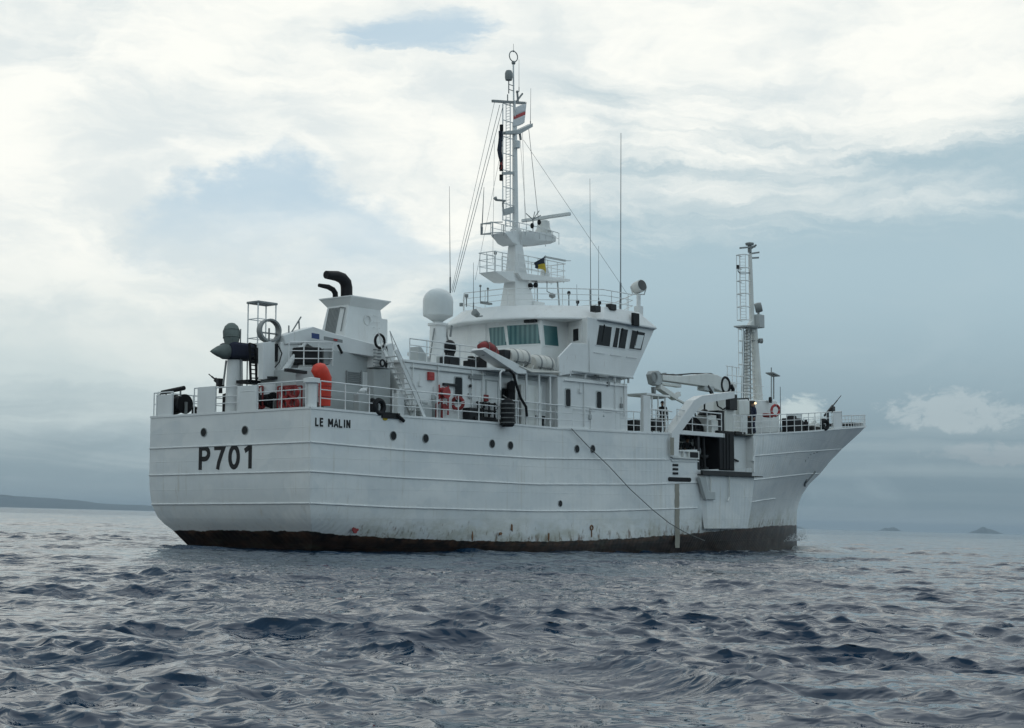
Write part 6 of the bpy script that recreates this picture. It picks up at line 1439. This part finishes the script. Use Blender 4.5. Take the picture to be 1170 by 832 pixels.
# ---- crew
def person(label, loc, rz, coat, legs='navy', pose=None, hair='black', hat=None):
    J = {'pelvis': (0, 0, .93), 'waist': (.01, 0, 1.10), 'chest': (.0, 0, 1.30), 'neck': (.0, 0, 1.47), 'head0': (.02, 0, 1.55), 'head1': (.03, 0, 1.64), 'head2': (.02, 0, 1.735), 'nose': (.125, 0, 1.63)}
    for s_, n_ in ((1, 'l'), (-1, 'r')):
        J.update({'sh_' + n_: (0, .175 * s_, 1.40), 'el_' + n_: (-.03, .24 * s_, 1.13), 'wr_' + n_: (.06, .25 * s_, .90), 'pa_' + n_: (.09, .25 * s_, .83),
                  'hip_' + n_: (0, .09 * s_, .88), 'kn_' + n_: (.03, .10 * s_, .50), 'an_' + n_: (-.01, .10 * s_, .09), 'to_' + n_: (.15, .12 * s_, .035)})
    if pose: J.update(pose)
    Rd = {'pelvis': .135, 'waist': .125, 'chest': .145, 'neck': .058, 'head0': .075, 'head1': .098, 'head2': .07, 'nose': .022}
    for n_ in 'lr': Rd.update({'sh_' + n_: .072, 'el_' + n_: .052, 'wr_' + n_: .036, 'pa_' + n_: .042, 'hip_' + n_: .098, 'kn_' + n_: .068, 'an_' + n_: .048, 'to_' + n_: .042})
    E = [('pelvis', 'waist', 'c'), ('waist', 'chest', 'c'), ('chest', 'neck', 'c'), ('neck', 'head0', 's'), ('head0', 'head1', 's'), ('head1', 'head2', 's'), ('head1', 'nose', 's')]
    for n_ in 'lr': E += [('chest', 'sh_' + n_, 'c'), ('sh_' + n_, 'el_' + n_, 'c'), ('el_' + n_, 'wr_' + n_, 'c'), ('wr_' + n_, 'pa_' + n_, 's'), ('pelvis', 'hip_' + n_, 't'), ('hip_' + n_, 'kn_' + n_, 't'), ('kn_' + n_, 'an_' + n_, 't'), ('an_' + n_, 'to_' + n_, 'b')]
    for s_, n_ in ((1, 'l'), (-1, 'r')):     # four fingers and a thumb
        pa = Vector(J['pa_' + n_]); wr = Vector(J['wr_' + n_]); dd = (pa - wr).normalized(); side = dd.cross(Vector((0, s_, 0)))
        if side.length < .2: side = Vector((1, 0, 0))
        side.normalize()
        for k, (off, ln) in enumerate(((.032, .075), (.011, .085), (-.011, .08), (-.032, .062))):
            a, c = 'f%d%s' % (k, n_), 'g%d%s' % (k, n_)
            J[a] = tuple(pa + side * off + dd * (.03 + ln * .5)); J[c] = tuple(pa + side * off * .9 + dd * (.03 + ln) + Vector((0, -s_ * .018, 0)))
            Rd[a] = .0095; Rd[c] = .008; E += [('pa_' + n_, a, 's'), (a, c, 's')]
        J['th' + n_] = tuple(pa + side * .065 + dd * .02); J['ti' + n_] = tuple(pa + side * .075 + dd * .055)
        Rd['th' + n_] = .012; Rd['ti' + n_] = .009; E += [('pa_' + n_, 'th' + n_, 's'), ('th' + n_, 'ti' + n_, 's')]
    names = list(J); ix = {n: i for i, n in enumerate(names)}
    me = bpy.data.meshes.new('person'); me.from_pydata([J[n] for n in names], [(ix[a], ix[c]) for a, c, _ in E], [])
    ob = bpy.data.objects.new('person', me); col.objects.link(ob)
    ob.modifiers.new('skin', 'SKIN')
    sv = me.skin_vertices[0].data
    for n in names: sv[ix[n]].radius = (Rd[n], Rd[n]); sv[ix[n]].use_root = (n == 'pelvis')
    sub = ob.modifiers.new('smooth', 'SUBSURF'); sub.levels = 1; sub.render_levels = 1
    dg = bpy.context.evaluated_depsgraph_get(); ev = ob.evaluated_get(dg); me2 = bpy.data.meshes.new_from_object(ev)
    ob.modifiers.clear(); ob.data = me2
    me2.materials.clear()
    for m_ in (coat, 'skin', legs, 'black'): me2.materials.append(M[m_])
    mi = {'c': 0, 's': 1, 't': 2, 'b': 3}
    segs = [(Vector(J[a]), Vector(J[c]), mi[k], max(Rd[a], Rd[c])) for a, c, k in E]
    for f_ in me2.polygons:
        c = f_.center; best = (9, 0)
        for a, e_, k, r_ in segs:
            d_ = e_ - a; tt = max(0, min(1, (c - a).dot(d_) / max(d_.length_squared, 1e-9))); dist = (c - a - d_ * tt).length - r_ * .6
            if dist < best[0]: best = (dist, k)
        f_.material_index = best[1]; f_.use_smooth = True
    h2 = Vector(J['head1'])
    hb = MB(); rings = []
    for i in range(7):
        a = R(8 + 80 * i / 6); rings.append([(h2.x - .012 + .107 * math.cos(a) * math.cos(2 * math.pi * k / 14) * (1 if math.cos(2 * math.pi * k / 14) < .2 else .9), h2.y + .096 * math.cos(a) * math.sin(2 * math.pi * k / 14), h2.z + .012 + .115 * math.sin(a)) for k in range(14)])
    hb.loft(rings); hair_o = hb.build('cap' if hat else 'hair', hat or hair, ob)
    if hat:
        v = MB(); v.loft([[(h2.x + .07, h2.y - .07, h2.z + .035), (h2.x + .17, h2.y - .05, h2.z + .02), (h2.x + .17, h2.y + .05, h2.z + .02), (h2.x + .07, h2.y + .07, h2.z + .035)], [(h2.x + .07, h2.y - .07, h2.z + .05), (h2.x + .17, h2.y - .05, h2.z + .03), (h2.x + .17, h2.y + .05, h2.z + .03), (h2.x + .07, h2.y + .07, h2.z + .05)]]); v.build('peak', hat, hair_o)
    fb = MB()
    for s_ in (1, -1): fb.ball((h2.x + .088, h2.y + s_ * .034, h2.z + .018), .013, n=8, m=6)
    fb.bar((h2.x + .088, h2.y - .025, h2.z - .055), (h2.x + .088, h2.y + .025, h2.z - .055), .012, .012); fb.build('eyes_and_mouth', 'black', ob)
    eb = MB()
    for s_ in (1, -1): eb.ball((h2.x - .005, h2.y + s_ * .098, h2.z), .022, .012, .035, 8, 6)
    eb.build('ears', 'skin', ob)
    ob.matrix_world = SHIP @ Matrix.Translation(Vector(loc)) @ Matrix.Rotation(rz, 4, 'Z')
    tag(ob, label, 'person'); return ob
p = (33.955, -3.600, 5.639)
person('person in a navy coverall standing on the forecastle below the burning lamp', (p[0], p[1], p[2] + .03), R(150), 'navy', 'navy',
       {'el_r': (-.12, -.27, 1.16), 'wr_r': (.05, -.30, 1.0), 'pa_r': (.10, -.28, .98), 'kn_l': (.06, .14, .5), 'an_l': (-.02, .17, .09), 'to_l': (.13, .22, .035)}, 'black', 'darkcloth')
p = (15.653, -4.150, 5.144)
person('person in dark clothes standing behind the rail under the life rafts', (p[0] - .05, p[1], 5.15), R(-60), 'darkcloth', 'darkcloth', None, 'black')
p = (27.073, -3.700, 4.292)
person('person in dark clothes leaning over the low bulwark inside the davit bay', (p[0], p[1], 3.54), R(-130), 'darkcloth', 'darkcloth',
       {'chest': (.12, 0, 1.26), 'neck': (.2, 0, 1.40), 'head0': (.24, 0, 1.48), 'head1': (.27, 0, 1.56), 'head2': (.28, 0, 1.65), 'nose': (.37, 0, 1.54), 'sh_l': (.13, .18, 1.35), 'sh_r': (.13, -.18, 1.35), 'el_l': (.30, .28, 1.14), 'el_r': (.30, -.28, 1.14), 'wr_l': (.48, .22, 1.06), 'wr_r': (.48, -.22, 1.06), 'pa_l': (.55, .2, 1.04), 'pa_r': (.55, -.2, 1.04)}, 'black')
p = (26.146, -2.900, 5.428)
person('person in dark clothes standing by the platform rails aft of the davit', (p[0], p[1], 5.3), R(20), 'darkcloth', 'darkcloth', None, 'black')

# ================================================================= ISLANDS ON THE HORIZON
def island_mat():
    m = bpy.data.materials.new('far_forest'); m.use_nodes = True; t = NT(m.node_tree)
    out = t.new('ShaderNodeOutputMaterial'); b = t.new('ShaderNodeBsdfPrincipled'); t.link(b.outputs[0], out.inputs[0]); b.inputs['Roughness'].default_value = 0.95
    tc = t.new('ShaderNodeTexCoord'); n = t.noise(tc.outputs['Object'], 0.012, 6, 0.65)
    t.link(t.mix(t.smooth(n, .35, .65), (.045, .060, .058), (.075, .088, .078)), b.inputs['Base Color']); return m
M['forest'] = island_mat()
def island(px0, px1, dist, prof, label, depth=900, seed=1):
    """ridge between two bearings; prof: heights in metres along it"""
    f = 1820.0; x0 = (px0 - 585) / f * dist; x1 = (px1 - 585) / f * dist
    n = 120; m = 16; rr = np.random.RandomState(seed); ph = rr.rand(12) * 6.28
    b = MB(); g = []
    for i in range(n + 1):
        u = i / n; h = float(np.interp(u, np.linspace(0, 1, len(prof)), prof)); row = []
        for j in range(m + 1):
            v = j / m * 2 - 1
            hh = h * (1 - v * v) ** .8
            hh *= 1 + .09 * math.sin(23 * u + 3 * v + ph[0]) + .06 * math.sin(51 * u + 5 * v + ph[1]) + .04 * math.sin(97 * u - 7 * v + ph[2])
            row.append(((x0 + (x1 - x0) * u) - (x0 + x1) / 2, v * depth / 2, hh - 1.1))
        g.append(row)
    b.sheet(g); o = b.build('island', 'forest', None, recalc=False, sharp=3)
    o.location = ((x0 + x1) / 2, dist, 0); tag(o, label, 'island', kind='structure'); return o
island(-330, 420, 16000, [0, 60, 110, 122, 116, 108, 106, 96, 66, 44, 36, 28, 18, 0], 'long low blue island on the horizon at the far left, running behind the stern', 1200, 3)
island(1006, 1033, 17000, [0, 14, 34, 30, 44, 22, 0], 'tiny hazy islet on the horizon midway between bow and picture edge', 120, 5)
island(1109, 1149, 16000, [0, 18, 30, 52, 62, 50, 36, 30, 12, 0], 'small pointed blue islet on the horizon far to the right', 160, 8)
island(885, 927, 17000, [0, 36, 54, 40, 14, 0], 'faint islet on the horizon just behind the bow waterline', 160, 11)

# ================================================================= THE SEA
def build_sea():
    rng = np.random.RandomState(11)
    # radial fan of vertices: fine near the viewer, wider far out; all bearings covered
    th = list(np.arange(R(-24), R(24), R(0.09)))
    step = R(0.09); a = R(24)
    while a < R(180) - step:
        th.append(a); step = min(step * 1.08, R(6)); a += step
    left = []; step = R(0.09); a = R(24)
    while a < R(180) - step:
        step = min(step * 1.08, R(6)); a += step
        if a < R(180): left.append(-a)
    th = np.array(sorted(left) + th)
    r = [0.8]
    while r[-1] < 21000:
        k = r[-1]; r.append(k + (max(0.040, k * 0.0024) if k < 420 else k * 0.012))
    r = np.array(r)
    Rg, Tg = np.meshgrid(r, th, indexing='ij')
    cx, cy = 0.0, -3.0
    X = cx + Rg * np.sin(Tg); Y = cy + Rg * np.cos(Tg)
    cell = np.maximum(np.gradient(r)[:, None] * np.ones_like(Tg), Rg * np.abs(np.gradient(th))[None, :])
    # sum of trains of trochoidal wavelets, running mostly towards the viewer and a little to the right
    bands = ((0.16, 0.50, 70, 0.036, 40), (0.50, 1.45, 80, 0.0215, 28), (1.45, 3.2, 44, 0.0100, 22), (6.0, 18.0, 10, 0.0042, 25))
    lam = np.concatenate([np.exp(rng.uniform(math.log(a), math.log(c), n)) for a, c, n, _, _ in bands])
    slope = np.concatenate([np.full(n, sl) for _, _, n, sl, _ in bands])
    spread = np.concatenate([np.full(n, R(sp)) for _, _, n, _, sp in bands])
    nw = len(lam)
    ang = R(-112) + rng.normal(0, 1, nw) * spread
    amp = slope * lam / (2 * math.pi) * rng.uniform(0.5, 1.5, nw)
    ph = rng.uniform(0, 2 * math.pi, nw)
    Z = np.zeros_like(X); DX = np.zeros_like(X); DY = np.zeros_like(X)
    # gusts: patches of rougher and smoother water at several sizes
    def patches(seed, l0, l1):
        r2 = np.random.RandomState(seed); g = np.zeros_like(X)
        for k in range(9):
            l = math.exp(r2.uniform(math.log(l0), math.log(l1))); a = r2.uniform(0, math.pi)
            g += np.sin(2 * math.pi / l * (math.cos(a) * X * 0.7 + math.sin(a) * Y) + r2.uniform(0, 6.28))
        return g / 2.1
    g1 = np.clip(0.95 + 0.42 * patches(1, 5, 40), 0.3, 1.8); g2 = np.clip(0.95 + 0.38 * patches(2, 2.5, 16), 0.3, 1.8)
    cmin = cell.min(axis=1)
    for k in range(nw):
        n_ = int(np.searchsorted(cmin, lam[k] / 2.2))      # finer wavelets only where the mesh can carry them
        if n_ < 2: continue
        x_, y_, c_ = X[:n_], Y[:n_], cell[:n_]
        kk = 2 * math.pi / lam[k]; dx, dy = math.cos(ang[k]), math.sin(ang[k])
        fade = np.clip((lam[k] / c_ - 2.2) / 2.0, 0, 1)
        if lam[k] < 5: fade = fade * (g2[:n_] if lam[k] < 0.65 else g1[:n_])
        p_ = kk * (dx * x_ + dy * y_) + ph[k]
        s_ = np.sin(p_)
        Z[:n_] += amp[k] * fade * np.cos(p_)
        q = 1.15 * amp[k] * fade
        DX[:n_] -= q * dx * s_; DY[:n_] -= q * dy * s_
    # a few steeper wave groups passing through the chop
    for (x0, y0, a_, l_, am, wl, wc) in ((1.5, 14.3, R(205), 1.9, 0.115, 2.6, 1.5), (-0.6, 18.5, R(-100), 1.7, 0.10, 2.2, 1.2), (-3.6, 15.0, R(-96), 2.0, 0.09, 2.8, 1.2), (4.6, 17.5, R(-110), 1.5, 0.08, 1.8, 1.0), (2.4, 22.5, R(-118), 1.8, 0.10, 2.4, 1.2), (7.2, 27.0, R(-100), 1.7, 0.09, 2.6, 1.2), (-7.5, 26.0, R(-92), 1.9, 0.09, 3.2, 1.2)):
        dx, dy = math.cos(a_), math.sin(a_); u_ = (X - x0) * dx + (Y - y0) * dy; v_ = -(X - x0) * dy + (Y - y0) * dx
        env = am * np.exp(-(v_ / wl) ** 2 - (u_ / wc) ** 2); kk = 2 * math.pi / l_; p_ = kk * (u_ + 0.22 * np.sin(v_ * 1.7 + x0))
        Z += env * np.cos(p_); DX -= 1.25 * env * dx * np.sin(p_); DY -= 1.25 * env * dy * np.sin(p_)
    # sharpen crests slightly
    Z = Z + 0.55 * np.clip(Z, 0, None) ** 2
    # lee of the hull is smoother, and the ship presses a little wash along its side
    Mi = np.array(SHIP.inverted())
    sx = Mi[0, 0] * X + Mi[0, 1] * Y + Mi[0, 3]; sy = Mi[1, 0] * X + Mi[1, 1] * Y + Mi[1, 3]
    hb = np.interp(sx, [0, 1, 12, 25, 34, 40, 45], [3.0, 3.6, 4.45, 4.6, 3.6, 1.9, 0.1])
    dside = np.abs(sy) - hb
    inx = np.clip((sx + 1.0) / 3, 0, 1) * np.clip((48.5 - sx) / 3, 0, 1)
    wash = np.exp(-np.clip(dside, 0, None) / 1.7) * inx
    bow = np.exp(-((sx - 45.5) ** 2 / 3.0 + (sy + 1.2) ** 2 / 3.5))
    Z += 0.10 * np.sin(sx * 1.7 + np.sin(sx * .6) * 2) * wash * np.clip(sx / 20, .2, 1) + 0.42 * bow
    X2 = X + DX; Y2 = Y + DY
    nr, nt = X.shape
    foam_and_sheen = np.clip(wash * np.clip((sx - 8) / 22, 0, 1) * 0.75 + 0.9 * bow + 0.5 * np.exp(-((sx - 47) ** 2 / 8.0 + (sy + 3) ** 2 / 9.0)), 0, 1)
    foam_and_sheen = np.maximum(foam_and_sheen, 0.62 * np.exp(-np.clip(dside - 1.5, 0, None) / 11.0) * (sy < 0) * np.clip((sx - 12) / 14, 0, 1) * np.clip((50 - sx) / 6, 0, 1))  # wide starboard term paints the bright reflecting water, out beyond the real foam
    V = np.stack([X2, Y2, Z], -1).reshape(-1, 3)
    c0 = len(V); V = np.vstack([V, [[cx, cy, 0.0]]])
    i = np.arange(nr - 1)[:, None]; j = np.arange(nt)[None, :]; j2 = (j + 1) % nt
    F = np.stack([i * nt + j, (i * nt + j2), ((i + 1) * nt + j2), ((i + 1) * nt + j)], -1).reshape(-1, 4)[:, ::-1]
    T = np.stack([np.full(nt, c0), np.arange(nt), (np.arange(nt) + 1) % nt], -1)[:, ::-1]
    me = bpy.data.meshes.new('sea')
    me.vertices.add(len(V)); me.vertices.foreach_set('co', V.astype(np.float32).ravel())
    nl = F.size + T.size; me.loops.add(nl); me.loops.foreach_set('vertex_index', np.concatenate([F.ravel(), T.ravel()]).astype(np.int32))
    me.polygons.add(len(F) + len(T))
    ls = np.concatenate([np.arange(len(F)) * 4, F.size + np.arange(len(T)) * 3]).astype(np.int32)
    me.polygons.foreach_set('loop_start', ls)
    me.polygons.foreach_set('use_smooth', np.ones(len(F) + len(T), dtype=bool))
    at_ = me.attributes.new('foam_and_sheen', 'FLOAT', 'POINT'); at_.data.foreach_set('value', np.append(foam_and_sheen.ravel(), 0).astype(np.float32))
    me.update(calc_edges=True); me.validate()
    o = bpy.data.objects.new('sea', me); col.objects.link(o)
    tag(o, 'choppy dark blue-grey open sea around the ship', 'sea', kind='structure')
    m = bpy.data.materials.new('sea_water'); m.use_nodes = True; t = NT(m.node_tree)
    out = t.new('ShaderNodeOutputMaterial'); b = t.new('ShaderNodeBsdfPrincipled')
    geo = t.new('ShaderNodeNewGeometry'); P = geo.outputs['Position']
    b.inputs['Base Color'].default_value = (0.003, 0.023, 0.053, 1); b.inputs['IOR'].default_value = 1.333
    cd = t.new('ShaderNodeCameraData')
    # capillary ripples: two scales, finer ones die out with distance because they blur together (rougher water)
    r1 = t.noise(t.mapping(P, (1.0, 1.7, 1.0), (0, 0, 0), (0, 0, 0.6)), 2.6, 2, 0.5, 0.5)
    r2 = t.noise(t.mapping(P, (0.6, 1.0, 1.0), (5, 3, 0), (0, 0, 0.5)), 0.8, 2, 0.55, 0.4)
    r3 = t.noise(t.mapping(P, (0.16, 0.40, 1.0), (9, 2, 0), (0, 0, 0.1)), 0.4, 4, 0.55, 0.3)
    b1 = t.new('ShaderNodeBump'); b1.inputs['Distance'].default_value = 0.06; b1.inputs['Strength'].default_value = 1.0; t.link(r1, b1.inputs['Height'])
    b2 = t.new('ShaderNodeBump'); b2.inputs['Distance'].default_value = 0.11; t.link(r2, b2.inputs['Height']); t.link(b1.outputs[0], b2.inputs['Normal'])
    b3 = t.new('ShaderNodeBump'); b3.inputs['Distance'].default_value = 0.32; t.link(r3, b3.inputs['Height']); t.link(b2.outputs[0], b3.inputs['Normal'])
    t.link(b3.outputs[0], b.inputs['Normal'])
    b.inputs['Roughness'].default_value = 0.045
    fa = t.new('ShaderNodeAttribute', attribute_name='foam_and_sheen')
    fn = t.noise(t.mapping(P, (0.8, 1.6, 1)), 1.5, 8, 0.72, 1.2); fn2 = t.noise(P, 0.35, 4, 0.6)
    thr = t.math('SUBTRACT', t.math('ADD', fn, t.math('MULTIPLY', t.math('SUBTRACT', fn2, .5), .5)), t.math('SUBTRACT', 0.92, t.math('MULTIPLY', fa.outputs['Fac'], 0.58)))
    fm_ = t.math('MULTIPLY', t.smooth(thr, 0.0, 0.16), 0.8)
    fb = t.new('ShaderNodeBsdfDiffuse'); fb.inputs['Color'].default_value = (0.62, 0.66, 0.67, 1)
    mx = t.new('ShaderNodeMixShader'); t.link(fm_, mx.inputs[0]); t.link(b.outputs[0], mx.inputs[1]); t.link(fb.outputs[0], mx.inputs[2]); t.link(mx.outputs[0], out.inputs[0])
    me.materials.append(m)
build_sea()

# spray thrown up at the bow: a loose cloud of droplets and small sheets
def spray():
    rr = random.Random(5); b = MB()
    for k in range(900):
        x = 40.5 + 4.9 * rr.random() ** .8; top = .2 + .62 * max(0, (x - 40) / 5.5); h = (rr.random() ** 1.6) * top
        y = -(max(0, half(1, min(x, 45)))) - .04 - .5 * rr.random() - .35 * h
        z = -0.15 + h
        s_ = .005 + .022 * rr.random() ** 3 * (1.2 - h) / 1.2
        b.ball((x, y, z), s_ * (1 + rr.random()), s_, s_ * (1 + rr.random()), 5, 3)
    o = b.build('spray', 'whitecloth', None, recalc=False); o.matrix_world = SHIP
    tag(o, 'white spray at the waterline under the bow', 'spray', kind='stuff')
spray()

# ================================================================= SEA AIR
def haze():
    b = MB(); b.box(-21500, 21500, -21500, 21500, -2.6, 92)
    o = b.build('haze', [], None, flat=True)
    m = bpy.data.materials.new('sea_haze'); m.use_nodes = True; t = NT(m.node_tree)
    out = t.new('ShaderNodeOutputMaterial'); v = t.new('ShaderNodeVolumePrincipled'); t.link(v.outputs[0], out.inputs['Volume'])
    v.inputs['Color'].default_value = (0.50, 0.62, 0.72, 1); v.inputs['Density'].default_value = 0.65e-4; v.inputs['Anisotropy'].default_value = 0.2
    o.data.materials.append(m); o.visible_shadow = True

    tag(o, 'thin pale sea haze', 'haze', kind='stuff')
haze()
